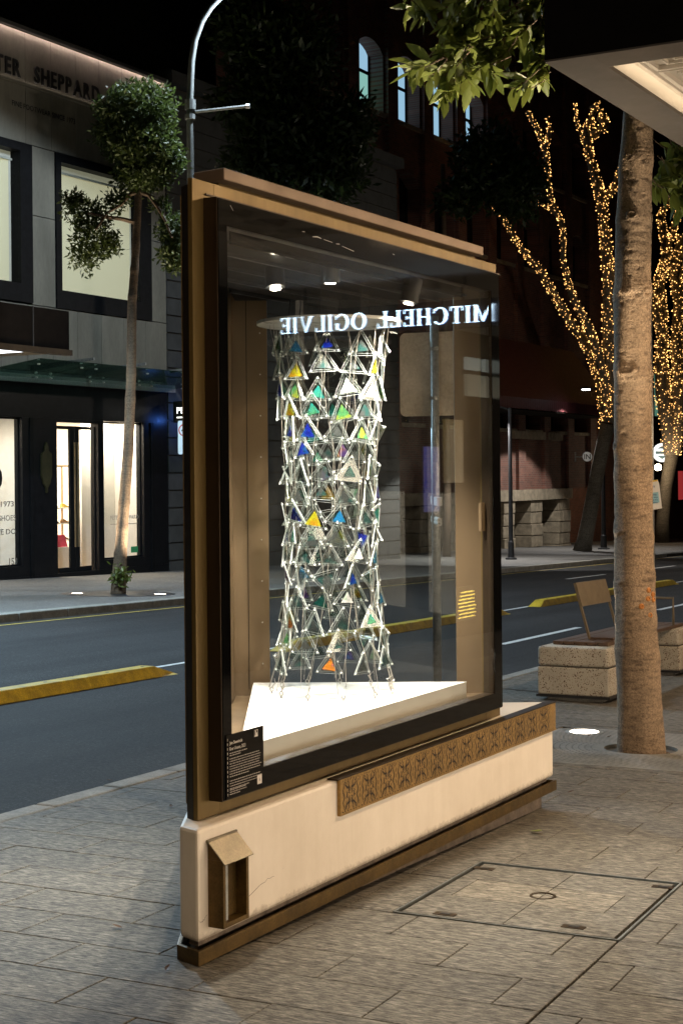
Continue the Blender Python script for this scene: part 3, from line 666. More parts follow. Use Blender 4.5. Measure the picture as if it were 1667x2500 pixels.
# tree grate
gt = thing('tree_grate', fst((10.13, 2.72, 0)), 'perforated dark steel tree grate round the foot of the near tree', 'tree grate')
def perforated():
    m, t, b = newmat('perforated_plate'); v = pos_map(t)
    sub = nd(t, 'ShaderNodeVectorMath'); sub.operation = 'SUBTRACT'; c = fst((10.13, 2.72, 0)); sub.inputs[1].default_value = c; t.links.new(v, sub.inputs[0])
    b.inputs['Base Color'].default_value = (.09, .088, .08, 1); b.inputs['Roughness'].default_value = .6; b.inputs['Metallic'].default_value = .2
    t.links.new(ramp(t, noise(t, v, 5, 5, .6), [(.3, (.17, .165, .145)), (.7, (.27, .26, .235))]), b.inputs['Base Color']); return m
plate_m = perforated(); b = MB(fst); k_ = 40
sq = []
for i in range(k_):
    t = 2 * math.pi * (i + .5) / k_ - math.pi; c, s = math.cos(t), math.sin(t); f_ = .795 / max(abs(c), abs(s)); sq.append((10.13 + c * f_, 2.72 + s * f_))
ci = [(10.13 + .245 * math.cos(2 * math.pi * (i + .5) / k_ - math.pi), 2.72 + .245 * math.sin(2 * math.pi * (i + .5) / k_ - math.pi)) for i in range(k_)]
b.hole(sq, ci, -.02, .002).build('plate', plate_m, gt)
MB(fst).box(9.34, 10.93, 1.935, 3.515, -.06, -.045).build('soil_tray', M['mortar'], gt)
b = MB(fst)                                                    # rows of punched slots, in arcs about the trunk
for r in np.arange(.33, 1.1, .042):
    m_ = int(2 * math.pi * r / .046)
    for i in range(m_):
        t = 2 * math.pi * i / m_; x, y = r * math.cos(t), r * math.sin(t)
        if max(abs(x), abs(y)) > .765: continue
        u = np.array([-math.sin(t), math.cos(t)]) * .011; w = np.array([math.cos(t), math.sin(t)]) * .0048
        b.add([(10.13 + p[0], 2.72 + p[1], .0035) for p in ((x - u[0] - w[0], y - u[1] - w[1]), (x + u[0] - w[0], y + u[1] - w[1]), (x + u[0] + w[0], y + u[1] + w[1]), (x - u[0] + w[0], y - u[1] + w[1]))], [(0, 1, 2, 3)])
b.build('slots', M['black'], gt)['kind'] = 'stuff'
# in-ground uplights
def uplight(s, t, label, W, grp, r=.09, aim=None, st=14., cone=80):
    p = np.array(fst((s, t, .002))); u = thing('ground_light', p, label, 'ground light', grp)
    MB().lathe([(r * 1.3, -.03), (r * 1.3, .003), (r * 1.02, .006), (r, .003), (r, -.02)], p, 28).build('rim', M['steel'], u)
    MB().lathe([(r * .98, 0), (r * .98, .003)], p + (0, 0, .0005), 28).build('lens', em('uplight_lens' + str(len(bpy.data.materials)), (1., .88, .70), st), u)
    light('uplight_beam', 'SPOT', p + (0, 0, .02), W, (1., .84, .62), u, aim if aim is not None else p + (0, 0, 5.), spot_size=math.radians(cone), spot_blend=.7, shadow_soft_size=.06)
uplight(10.712, 3.29, 'round glowing ground light set in the perforated tree grate', 420, 'in-ground tree lights', .105, aim=(1.15, 9.7, 4.6))

uplight(9.55, 2.08, 'round glowing ground light in the tree grate on the shop side of the trunk', 2600, 'in-ground tree lights', .125, aim=(.95, 9.6, 4.6), cone=38)

# near street tree --------------------------------------------------
tree = thing('street_tree', (1.984, 10.27, gz(1.984, 10.27)), 'near street tree with smooth scarred tan trunk beside the bench', 'tree')
TZ = [-.25, -.131, 0., .495, 1.078, 1.952, 2.825, 3.61, 4.05, 5.0, 6.2]; TXC = [1.984, 1.984, 1.982, 1.9665, 1.95, 1.941, 1.956, 1.98, 2.0, 2.06, 2.12]; TR = [.168, .158, .152, .141, .129, .1225, .123, .112, .10, .09, .07]
def trunk_c(z): return float(np.interp(z, TZ, TXC)), float(np.interp(z, TZ, TR))
kn = []
for px, py, wx, wz in [(1529, 903, .055, .022), (1501, 1089, .03, .022), (1567, 1148, .036, .026), (1522, 1305, .055, .016), (1577, 1308, .032, .016), (1524, 1425, .05, .010), (1550, 1519, .035, .010), (1564, 1598, .022, .012),
                       (1536, 380, .036, .016), (1577, 398, .022, .014), (1542, 523, .03, .02), (1527, 708, .04, .016), (1578, 716, .03, .024), (1580, 1415, .03, .012), (1545, 1612, .03, .008), (1590, 910, .03, .02)]:
    p = at(px, py, 10.15); x, r = trunk_c(p[2]); kn.append((math.asin(max(-.95, min(.95, (p[0] - x) / r))), p[2], wx, wz))
nk, nr = 84, 520; zz = np.linspace(-.25, 6.2, nr); ph = np.linspace(0, 2 * np.pi, nk, endpoint=False)
Pz, Pp = np.meshgrid(zz, ph, indexing='ij'); Xc = np.interp(Pz, TZ, TXC); Rr = np.interp(Pz, TZ, TR).copy()
Rr += .0035 * np.sin(3 * Pp + 2 * Pz) + .003 * np.sin(5 * Pp - 3.1 * Pz + 1) + .0016 * np.sin(11 * Pz + 2 * Pp)
ringz = sorted(set(round(k[1], 2) for k in kn))
for rz in ringz:
    d = Pz - rz - .035 * np.sin(Pp * 1. + rz * 7); Rr += .0045 * np.exp(-(d / .05) ** 2) + .0022 * np.sin(d * 260) * np.exp(-(d / .045) ** 2)
scar = np.zeros_like(Rr)
for (p0, z0, wx, wz) in kn:
    du = ((Pp - p0 + np.pi) % (2 * np.pi) - np.pi) * Rr; e = np.sqrt((du / wx) ** 2 + ((Pz - z0) / wz) ** 2)
    Rr += .008 * np.exp(-((e - 1.) / .35) ** 2) - .008 * np.exp(-(e / .5) ** 2) + .006 * np.exp(-(e / .18) ** 2); scar = np.maximum(scar, np.maximum(.5 * np.exp(-((e - .62) / .16) ** 2), .45 * np.exp(-((e - 1.5) / .16) ** 2)))
g2 = np.random.default_rng(4)
for _ in range(420):                                           # short horizontal lenticels
    z0, p0 = g2.uniform(-.1, 4.3), g2.uniform(0, 2 * np.pi); wx = g2.uniform(.012, .04)
    du = ((Pp - p0 + np.pi) % (2 * np.pi) - np.pi) * .12; gl_ = np.exp(-(du / wx) ** 4 - ((Pz - z0 - du * .04) / .0075) ** 2); Rr -= .004 * gl_; scar = np.maximum(scar, .62 * gl_)
Rr += g2.normal(0, .0006, Rr.shape)
V = np.stack([Xc + Rr * np.sin(Pp), 10.27 - Rr * np.cos(Pp), Pz], -1).reshape(-1, 3)
Fs = [(i * nk + j, i * nk + (j + 1) % nk, (i + 1) * nk + (j + 1) % nk, (i + 1) * nk + j) for i in range(nr - 1) for j in range(nk)]
tk = MB(); tk.v = V.tolist(); tk.f = Fs; trunk = tk.build('trunk', M['bark'], tree, smooth=True); trunk.data.attributes.new('scar', 'FLOAT', 'POINT').data.foreach_set('value', scar.reshape(-1).astype(np.float32))
for px, py in ((1583, 1441), (1564, 1480), (1581, 1462), (1596, 1465), (1586, 1502), (1595, 1452)):   # orange wounds
    p = at(px, py, 10.15); x, r = trunk_c(p[2]); q = math.asin(max(-.97, min(.97, (p[0] - x) / r))); c = np.array([x + (r - .003) * math.sin(q), 10.27 - (r - .003) * math.cos(q), p[2]]); d = np.array([math.sin(q), -math.cos(q), .1])
    MB().lathe([(.020, 0), (.019, .006), (.012, .0105), (.009, .006), (.002, .005)], c, 9, d).build('bark_wound', M['bark_wound'], trunk)
# foliage: twigs carrying rosettes of long leaves
def leaf_mesh(L, w, bend=.12):
    vs, fs = [], []; prof = [0., .62, 1., .92, .55, 0.]
    for i, p in enumerate(prof):
        y = L * i / 5; dz = -bend * L * (i / 5) ** 2
        vs += [(-w * p / 2, y, dz + .16 * w * p), (0, y, dz), (w * p / 2, y, dz + .16 * w * p)]
    for i in range(5): o = i * 3; fs += [(o, o + 1, o + 4, o + 3), (o + 1, o + 2, o + 5, o + 4)]
    return vs, fs
LV = [leaf_mesh(.150, .055, .1), leaf_mesh(.13, .047, .25), leaf_mesh(.165, .056, -.05)]
leaf_me = []
for v, f in LV:
    me = bpy.data.meshes.new('leaf'); me.from_pydata(v, [], f); me.materials.append(M['leaf']); me.polygons.foreach_set('use_smooth', [True] * len(me.polygons)); leaf_me.append(me)
crown = thing('crown', (1.6, 10., 4.2), None, None);
crown.parent = tree; crown.location = np.array((1.6, 10., 4.2)) - np.array(WL[tree.name])
rl = random.Random(77); leaves = []; tw = MB()
def visible(p):
    u = p[0] / p[1] * F; v_ = -(p[2] - H) / p[1] * F; x = CX + u + RHO * v_; y = CY + v_ - RHO * u; return -20 < x < 1690 and -30 < y < 1400
def twig(p, d, L, nl):
    p = np.array(p, float); d = nrm(d); q = p + d * L; mid = (p + q) / 2 + np.array([0, 0, -.02]); tw.tube([p, mid, q], [.004, .003, .002], 5)
    for i in range(nl):
        f_ = .35 + .65 * i / nl; c = p + (q - p) * f_; az = i * 2.4 + rl.uniform(-.5, .5)
        side = nrm(np.cross(d, (.3, .2, 1.))); up = np.cross(side, d)
        ld = nrm(d * rl.uniform(.35, 1.1) + (side * math.cos(az) + up * math.sin(az)) * rl.uniform(.6, 1.1) + np.array([0, 0, -.35]))
        leaves.append((c, ld, rl.uniform(-.9, .9), rl.randrange(3), rl.uniform(.75, 1.2)))
spots = []
def spray(px, py, Y, n_, sp, d=(-.5, -.2, -.5)):
    c = at(px, py, Y)
    for _ in range(n_):
        p = c + np.array([rl.gauss(0, sp), rl.gauss(0, sp * 1.4), rl.gauss(0, sp * .8)])
        dd = np.array(d) + np.array([rl.gauss(0, .5), rl.gauss(0, .5), rl.gauss(0, .35)]); twig(p - nrm(dd) * .12, dd, rl.uniform(.14, .24), rl.randrange(6, 10))
for px, py, Y, n_, sp in [(1010, 15, 9.6, 5, .06), (1100, 40, 9.7, 8, .08), (1180, 30, 9.8, 10, .09), (1260, 50, 9.9, 10, .09), (1150, 110, 9.7, 8, .07), (1220, 120, 9.8, 8, .07), (1290, 90, 9.9, 7, .06), (1090, 140, 9.6, 5, .05),
                          (1040, 165, 9.5, 4, .045), (1120, 195, 9.6, 4, .05), (1310, 150, 9.9, 4, .04), (1300, 205, 9.8, 3, .04), (1180, 165, 9.7, 3, .04), (1322, 60, 10., 4, .04), (1305, 20, 10., 5, .05)]:
    spray(px, py, Y, n_, sp)
for px, py, Y, n_, sp in [(1620, 420, 10.6, 4, .06), (1655, 380, 10.8, 4, .07), (1655, 480, 10.7, 4, .05), (1625, 350, 10.8, 3, .05), (1600, 445, 10.5, 1, .02)]: spray(px, py, Y, n_, sp, (.2, -.3, -.4))
for _ in range(240):                                            # the rest of the crown above the picture
    t = rl.uniform(0, 6.28); r = 1.9 * math.sqrt(rl.random()); z0 = rl.uniform(4.9, 7.3); p = (1.9 + r * math.cos(t), 10.1 + r * math.sin(t), z0 + .3)
    if not visible(p): twig(p, (math.cos(t), math.sin(t), -.3), .2, 7)
br = MB(); o_ = np.array([2.05, 10.27, 4.9])
for e in [(1.35, 9.75, 5.05), (.7, 9.6, 5.0), (2.9, 10.6, 5.4), (2.0, 11.1, 5.9), (1.5, 9.2, 6.1)]:
    e = np.array(e); br.tube([o_ - (0, 0, .3), (o_ + e) / 2 + (0, 0, .15), e], [.055, .035, .014], 8)
br.build('limbs', M['bark'], crown, smooth=True)
tw.build('twigs', M['bark_dark'], crown)['kind'] = 'stuff'
vis = [l for l in leaves if visible(l[0])]; hid = [l for l in leaves if not visible(l[0])]
rl.shuffle(vis); one, rest = vis[:300], vis[300:] + hid
def lmat(l):
    c, d, roll, k, s_c = l; y = d; x = nrm(np.cross(y, (0, 0, 1.))); z_ = np.cross(x, y); x2 = x * math.cos(roll) + z_ * math.sin(roll); z2 = np.cross(x2, y)
    return x2 * s_c, y * s_c, z2 * s_c, c
for l in one:
    x, y, z_, c = lmat(l); o = bpy.data.objects.new('leaf', leaf_me[l[3]]); COL.objects.link(o); o.parent = crown; c = c - np.array(WL[crown.name])
    o.matrix_local = Matrix(((x[0], y[0], z_[0], c[0]), (x[1], y[1], z_[1], c[1]), (x[2], y[2], z_[2], c[2]), (0, 0, 0, 1)))
b = MB()
for l in rest:
    x, y, z_, c = lmat(l); v, f = LV[l[3]]; b.add([c + x * p[0] + y * p[1] + z_ * p[2] for p in v], f, ID)
fo = b.build('foliage', M['leaf'], crown, smooth=True, keep=True); fo['kind'] = 'stuff'

# bench ---------------------------------------------------------------
bn = thing('bench', fst((13.9, 3.9, 0)), 'street bench of speckled concrete blocks with timber seat and bronze backrest', 'bench')
for s0, s1 in ((12.42, 13.02), (14.85, 15.42)):
    blk = MB(fst).box(s0, s1, 3.6, 4.22, .05, .285).build('block', M['terrazzo'], bn, bevel=.014)
    MB(fst).box(s0 + .001, s1 - .001, 3.601, 4.219, .291, .455).build('upper_block', M['terrazzo'], blk, bevel=.025)
    MB(fst).box(s0 + .01, s1 - .01, 3.61, 4.21, .2852, .2908).build('joint', M['mortar'], blk)
    MB(fst).box(s0 - .008, s1 + .005, 3.59, 4.23, .030, .0495).build('base_plate', M['steel_dark'], blk)
    MB(fst).box(s0 + .06, s1 - .06, 3.67, 4.15, -.03, .0298).build('foot', M['kerb'], blk)
for k in range(5): 
    MB(fst).box(12.62, 15.30, 3.665 + k * .098, 3.665 + k * .098 + .088, .457, .488).build('slat', M['timber'], bn, bevel=.004)
for s0, s1, tall in ((12.90, 13.80, True),):
    for s in (s0, s1 - .03): bo = MB(fst).add([(s + e, t_ + w, z_) for e in (0, .03) for (t_, z_) in ((3.90, .49), (4.03, .97)) for w in (0, .018)], [(0, 1, 3, 2), (4, 6, 7, 5), (0, 4, 5, 1), (2, 3, 7, 6), (0, 2, 6, 4), (1, 5, 7, 3)]).build('backrest_post', M['bench_metal'], bn)
    MB(fst).add([(s, t_ + w, z_) for s in (s0, s1) for (t_, z_) in ((3.978, .77), (4.034, .975)) for w in (-.012, -.002)], [(0, 1, 3, 2), (4, 6, 7, 5), (0, 4, 5, 1), (2, 3, 7, 6), (0, 2, 6, 4), (1, 5, 7, 3)]).build('backrest', M['bench_metal'], bn)
    MB(fst).box(s0, s1, 3.70, 3.90, .4885, .506).build('rail', M['timber'], bo)
MB(fst).tube([(14.95, 3.68, .488), (14.95, 3.68, .75), (14.95, 4.14, .75), (14.95, 4.14, .488)], .014, 6).build('armrest', M['bench_metal'], bn)

# sign pole behind the case ------------------------------------------
pg = at(1066, 1500, 14.3); pz0 = gz(pg[0], pg[1])
sp = thing('sign_pole', (pg[0], pg[1], pz0), 'galvanised pole behind the display case carrying the blank back of a road sign', 'road sign')
MB().tube([(pg[0], pg[1], pz0 - .05), (pg[0], pg[1], at(1055, 772, 14.3)[2])], .040, 20).build('pole', M['steel'], sp, smooth=True)
c0 = at(1056, 913, 14.36); hw, hh = .325, .392
def rrect(w, h, r, k=5):
    P = []
    for cx_, cy_, a0 in ((w - r, h - r, 0), (-w + r, h - r, 90), (-w + r, -h + r, 180), (w - r, -h + r, 270)):
        for i in range(k): t = math.radians(a0 + 90 * i / (k - 1)); P.append((cx_ + r * math.cos(t), cy_ + r * math.sin(t)))
    return P
ux = np.array([.93, -.36, 0]); fn = np.array([.36, .93, 0])
frs = lambda p: tuple(c0 + ux * p[0] + np.array([0, 0, 1.]) * p[1] + fn * p[2])
MB(frs).prism(rrect(hw, hh, .055), .0, .004).build('sign_plate', M['sign_back'], sp)
for zz_ in (.23, -.23): MB().lathe([(.0405, -.016), (.0435, -.016), (.0435, .016), (.0405, .016)], (pg[0], pg[1], c0[2] + zz_), 20).build('clamp', M['steel'], sp)
for k, ch in enumerate('168'):
    v, f = fit(TX[ch], .045, .075); c1 = at(1064, 1222 + 24 * k, 14.255); MB(dirframe(c1 - np.array([.022, 0, .04]), (1, 0, 0), (0, 0, 1), (0, -1, 0))).add(v, f).build('lettering', M['print'], sp)

# notice fixed to a pole behind the near tree
pn = at(1589, 1300, 15.4)
npole = thing('notice_pole', (pn[0], pn[1], gz(pn[0], pn[1])), 'thin grey pole standing behind the near tree trunk', 'pole')
MB().tube([(pn[0], pn[1], gz(*pn[:2]) - .05), (pn[0], pn[1], 3.6)], .03, 14).build('shaft', M['steel'], npole, smooth=True)
nt_ = thing('paper_notice', at(1600, 1245, 15.3), 'white printed notice with yellow top tied to the pole behind the near tree', 'notice')
frn = lambda px, py, Y=15.32: (lambda p: tuple(at(px, py, Y) + np.array([1, 0, 0]) * p[0] + np.array([.035, 0, 1]) * p[1] + np.array([0, -1, 0]) * p[2]))
nq = [at(x, y, 15.33) for x, y in ((1578, 1247), (1615, 1241), (1608, 1180), (1604, 1171), (1578, 1175))]
b = MB(); kq = len(nq); b.add([tuple(p) for p in nq] + [tuple(p + (0, .004, 0)) for p in nq], [tuple(range(kq)), tuple(range(kq, 2 * kq))[::-1]] + [(i, kq + i, kq + (i + 1) % kq, (i + 1) % kq) for i in range(kq)]); b.build('sheet', pm('notice_paper', (.72, .70, .66), .6, var=.04), nt_)
b = MB(); b.add([tuple(at(x, y, 15.325)) for x, y in ((1579, 1175), (1603, 1171.5), (1604.5, 1174.5), (1579, 1178.5))], [(0, 1, 2, 3)]).build('yellow_band', pm('notice_yellow', (.7, .45, .02), .6), nt_)
b = MB(); b.add([tuple(at(x, y, 15.325)) for x, y in ((1582, 1231.5), (1609, 1226.5), (1605.5, 1201), (1582, 1204))], [(0, 1, 2, 3)]).build('blue_panel', pm('notice_blue', (.25, .48, .55), .6), nt_)
for key, x, y, h, w in (('Trial', 1589, 1190, .022, .034), ('our step', 1583, 1211, .020, .075), ('both ways', 1584, 1217, .020, .084), ('using the', 1584.5, 1223, .020, .082), ('bikeway.', 1587, 1229, .020, .075)):
    v, f = fit(TX[key], w, h); MB(frn(x, y)).add(v, f).build('lettering', pm('notice_ink', (.04, .08, .22), .7), nt_)
# fallen leaves and litter
def litter(px, py, sz, mat, nm, lab, cat, off=0.):
    p = ground(px, py, off + .006); v, f = leaf_mesh(sz, sz * .45, -.25); t = random.uniform(0, 6.28)
    b = MB(dirframe(p, (math.cos(t), math.sin(t), 0), (-math.sin(t), math.cos(t), -.03), (0, 0, 1))); b.add(v, f); tag(b.build(nm, mat), lab, cat, 'fallen leaves on the footpath and road')
M['dry_leaf'] = pm('dry_leaf', (.09, .045, .02), .7); M['green_leaf'] = pm('fallen_green_leaf', (.20, .24, .05), .5)
for px, py, lab in ((1384, 1935, 'curled brown leaf lying on pavers between the plinth and the tree grate'), (1480, 1800, 'brown leaf on the tree grate close to the trunk'), (1435, 1797, 'brown leaf beside the glowing ground light'), (420, 1971, 'reddish leaf on the footpath near the kerb'),
                    (277, 1905, 'orange-brown leaf lying on the asphalt by the kerb'), (1635, 1840, 'dark leaf on the edge of the tree grate'), (300, 2265, 'dark curled leaf lying alone on grey pavers'), (405, 2370, 'thin dark leaf on the pavers by the plinth skirting')):
    litter(px, py, .045, M['dry_leaf'], 'fallen_leaf', lab, 'leaf', -.13 if py in (1905,) else 0.)
litter(1293, 2028, .10, M['green_leaf'], 'fallen_leaf', 'long yellow-green leaf lying on the pavers by the access cover', 'leaf')
hk = MB(fab).box(2.88, 3.12, .22, .255, .4705, .492).build('metal_bracket', M['bronze_dark']); tag(hk, 'small dark metal bar lying on top of the plinth beside the frieze', 'metal bar')

# lane separators ------------------------------------------------------
def separator(t0, runs, label):
    p = fst(((runs[0][0] + runs[-1][1]) / 2, t0 + .14, -.13)); o = thing('lane_separator', p, label, 'lane separator', 'yellow lane separators along the bikeway')
    for s0, s1, r0, r1 in runs:
        W0, hgt = .28, .115; st_ = []
        for s, h in ((s0, .012 if r0 else hgt), (s0 + (.38 if r0 else .02), hgt), (s1 - (.38 if r1 else .02), hgt), (s1, .012 if r1 else hgt)):
            e = .02 if (s in (s0, s1) and not (r0 and s == s0) and not (r1 and s == s1)) else 0.
            st_.append([(s, t0 + e, -.1285), (s, t0 + .055 + e, -.13 + h - e), (s, t0 + W0 - .055 - e, -.13 + h - e), (s, t0 + W0 - e, -.1285)])
        vs = [p for r in st_ for p in r]; fs = [(0, 1, 2, 3), (12, 15, 14, 13)] + [(i * 4 + j, i * 4 + (j + 1) % 4, (i + 1) * 4 + (j + 1) % 4, (i + 1) * 4 + j) for i in range(3) for j in range(4)]
        m_ = MB(fst).add(vs, fs).build('module', M['yellow_rubber'], o, bevel=.008)
        for q in (.3, .7):
            s = s0 + (s1 - s0) * q; MB().lathe([(.02, 0), (.02, .002)], fst((s, t0 + .14, -.1295 + hgt)), 10).build('bolt_hole', M['steel_dark'], m_)
separator(8.68, [(5.1, 6.9, 1, 0), (6.9, 8.7, 0, 0), (8.7, 10.48, 0, 0), (10.48, 12.275, 0, 0), (12.275, 13.85, 0, 1)], 'long yellow rubber lane separator beyond the plinth chamfer end')
separator(8.85, [(16.6, 18.4, 1, 0), (18.4, 20.3, 0, 0), (20.3, 22.4, 0, 0), (22.4, 24.7, 0, 1)], 'yellow rubber lane separator seen through the display case glass')
separator(9.0, [(26.7, 29.4, 1, 0), (29.4, 32.0, 0, 0), (32., 34.6, 0, 0), (34.6, 37.2, 0, 1)], 'short yellow rubber lane separator on the road beyond the bench')

# ================================================================== NEAR AWNING AND THE SHOPS BEHIND THE CAMERA
AW = np.array([.875, 6.5]); ZA = 3.442
faw = lambda p: (AW[0] + a[0] * p[0] + n[0] * p[1], AW[1] + a[1] * p[0] + n[1] * p[1], p[2])
def awning(q0, q1, label, end, detail):
    o = thing('awning', faw(((q0 + q1) / 2, 2.2, ZA)), label, 'awning')
    e0, e1 = (q0, q1)
    MB(faw).box(e0, e0 + .03, 0, 4.5, ZA + .009, ZA + .95).build('end_fascia', M['awn_dark'], o)
    MB(faw).box(e1 - .03, e1, 0, 4.5, ZA + .009, ZA + .95).build('end_fascia', M['awn_dark'], o)
    MB(faw).box(e0 + .0302, e1 - .0302, 0, .03, ZA + .009, ZA + .95).build('street_fascia', M['awn_dark'], o)
    MB(faw).box(e0 + .0302, e1 - .0302, .0302, 4.5, ZA + .90, ZA + .94).build('roof_sheet', M['steel_dark'], o)
    MB(faw).box(e0, e1, 0, .205, ZA, ZA + .0085).build('rim', M['awn_metal'], o)
    MB(faw).box(e0, e0 + .21, .2055, 4.5, ZA, ZA + .0085).build('rim', M['awn_metal'], o)
    MB(faw).box(e1 - .21, e1, .2055, 4.5, ZA, ZA + .0085).build('rim', M['awn_metal'], o)
    MB(faw).box(e0 + .18, e1 - .18, .192, .205, ZA + .0086, ZA + .018).build('rim_lip', M['awn_metal'], o)
    MB(faw).box(e0 + .19, e0 + 2.4, .150, .165, ZA + .010, ZA + .014).build('led_strip', em('led_strip' + str(len(bpy.data.materials)), (1., .78, .54), 18. if detail else .5), o)
    cn = MB(faw); cn.add([(q, t_, z_) for q in (e0 + .20, e1 - .20) for t_, z_ in ((.035, ZA + .112), (.20, ZA + .098), (.245, ZA + .080), (.255, ZA + .094), (.23, ZA + .115), (.035, ZA + .130))],
                         [(0, 1, 2, 3, 4, 5), (6, 11, 10, 9, 8, 7)] + [(i, (i + 1) % 6, 6 + (i + 1) % 6, 6 + i) for i in range(6)]); cn.build('cornice', M['soffit'], o)
    MB(faw).box(e0 + .035, e1 - .035, .235, 4.5, ZA + .100, ZA + .115).build('soffit', M['soffit'], o)
    if detail:
        MB(faw).box(e0 + .1995, e0 + .2145, .2055, 4.5, ZA + .0086, ZA + .0995).build('rim_return', M['awn_metal'], o)
        for iq in range(8):
            for io in range(5):
                q, t_ = e0 + .235 + iq * .47, .265 + io * .47; pn_ = MB(faw)
                for d0, w_ in ((.0, .022), (.07, .014), (.12, .010)):
                    pn_.hole([(q + d0, t_ + d0), (q + .45 - d0, t_ + d0), (q + .45 - d0, t_ + .45 - d0), (q + d0, t_ + .45 - d0)], [(q + d0 + w_, t_ + d0 + w_), (q + .45 - d0 - w_, t_ + d0 + w_), (q + .45 - d0 - w_, t_ + .45 - d0 - w_), (q + d0 + w_, t_ + .45 - d0 - w_)], ZA + .0780 + d0 * .07, ZA + .0999)
                pn_.build('soffit_panel', M['soffit'], o)
    return o
aw1 = awning(0, 26, 'dark awning with metal rim and pressed cream soffit jutting above the near tree', 0, True)
aw2 = awning(-18, -2.6, 'long dark shop awning with cream soffit reaching back along the footpath', 1, False)
dc = at(1660, 158, 6.55); cm = thing('dome_camera', faw((.62, .62, ZA + .05)), 'black glass dome camera mounted under the cream awning soffit', 'camera')
pc = np.array(faw((.60, .70, ZA + .085)))
MB().lathe([(.075, 0), (.075, -.03), (.06, -.035)], pc, 24).build('mount', M['awn_metal'], cm)
MB().lathe([(.058, -.036)] + [(.058 * math.cos(q), -.036 - .058 * math.sin(q)) for q in np.linspace(.1, 1.5, 7)], pc, 24).build('dome', M['black_gloss'], cm, smooth=True)
for q, t_, W in ((1.2, 1.5, 330), (4.2, 1.5, 300), (7.6, 1.5, 260), (11.5, 1.5, 260), (15.5, 1.5, 260), (-3.6, 1.2, 110), (-6.6, 1.9, 80), (-9.6, 1.9, 60)):
    p = np.array(faw((q, t_, ZA + .099))); dl = thing('downlight', p, 'round recessed downlight in the cream awning soffit', 'downlight', 'downlights in the awning soffits')
    MB().lathe([(.07, 0), (.07, -.006), (.05, -.006), (.05, 0)], p, 20).build('rim', M['awn_metal'], dl)
    MB().lathe([(.049, 0), (.049, -.002)], p, 20).build('lens', em('downlight_lens' + str(len(bpy.data.materials)), (1., .74, .46), 10.), dl)
    light('downlight_beam', 'SPOT', p - (0, 0, .02), W, (1., .71, .44), dl, p - (0, 0, 3), spot_size=math.radians(172), spot_blend=.25, shadow_soft_size=.045)
# illuminated hanging sign: serif capitals built from strokes
def serif(ch):
    T_, t_ = .17, .07; P = []                                 # unit cap height
    R = lambda x0, x1, y0, y1: P.append([(x0, y0), (x1, y0), (x1, y1), (x0, y1)])
    def stem(x, w=T_, y0=0, y1=1.): R(x, x + w, y0, y1)
    def ser(x0, x1, y): R(x0, x1, y, y + .045)
    def arc(cx_, cy_, rx, ry, a0, a1, thick):
        ts = np.linspace(math.radians(a0), math.radians(a1), 18); o = [(cx_ + rx * math.cos(q), cy_ + ry * math.sin(q)) for q in ts]
        i = [(cx_ + (rx - (thick * abs(math.cos(q)) + t_ * abs(math.sin(q)))) * math.cos(q), cy_ + (ry - t_) * math.sin(q)) for q in ts]
        for k in range(17): P.append([o[k], o[k + 1], i[k + 1], i[k]])
    if ch == 'I': stem(.08); ser(0, .33, 0); ser(0, .33, .955); w = .33
    elif ch == 'L': stem(.08); ser(0, .33, .955); R(0, .68, 0, .06); R(.61, .68, .06, .26); w = .70
    elif ch == 'T': stem(.30); ser(.2, .58, 0); R(0, .78, .94, 1.); R(0, .06, .74, .94); R(.72, .78, .74, .94); w = .78
    elif ch == 'H': stem(.08); stem(.66); ser(0, .33, 0); ser(0, .33, .955); ser(.58, .91, 0); ser(.58, .91, .955); R(.25, .66, .47, .53); w = .91
    elif ch == 'E': stem(.08); R(0, .66, 0, .06); R(0, .66, .94, 1); R(.25, .52, .48, .54); R(.59, .66, .06, .24); R(.59, .66, .76, .94); R(.47, .52, .40, .62); w = .70
    elif ch == 'M': stem(.08, .07); stem(.92); ser(0, .24, 0); ser(.82, 1.18, 0); P.append([(.06, 1), (.24, 1), (.64, .05), (.52, .02)]); P.append([(.52, .02), (.60, .02), (.99, 1), (.92, 1)]); ser(0, .2, .955); ser(.92, 1.18, .955); w = 1.18
    elif ch == 'V': P.append([(.06, 1), (.25, 1), (.56, .05), (.46, 0)]); P.append([(.46, 0), (.54, 0), (.84, 1), (.78, 1)]); ser(0, .32, .955); ser(.66, .94, .955); w = .94
    elif ch == 'O': arc(.5, .5, .5, .52, 0, 360, .18); w = 1.0
    elif ch in 'CG':
        arc(.5, .5, .5, .52, 42, 318, .18); R(.83, .89, .66, .92); w = .92
        if ch == 'G': R(.70, .87, .06, .42); R(.62, .95, .38, .425); w = .97
    else: w = .42
    return P, w
glass_b = .03
def mirror(p): d = float(n @ (p[:2] - A)) + glass_b; q = p.copy(); q[:2] = p[:2] - 2 * d * n; return q
D0 = 14.; Mr = mirror(at(1203, 784, D0)); sg = thing('hanging_sign', Mr, 'illuminated blue-white hanging sign with serif capitals under the awning', 'sign')
text_ = 'MITCHELL OGILVIE'; tot = sum(serif(c)[1] + .15 for c in text_); hL = .0111 * D0; sx_ = .163 * D0 / (tot * hL); x = 0.
M['sign_letter'] = em('sign_letter', (.62, .84, 1.), 15.); M['sign_side'] = em('sign_letter_side', (.10, .30, 1.), 2.2)
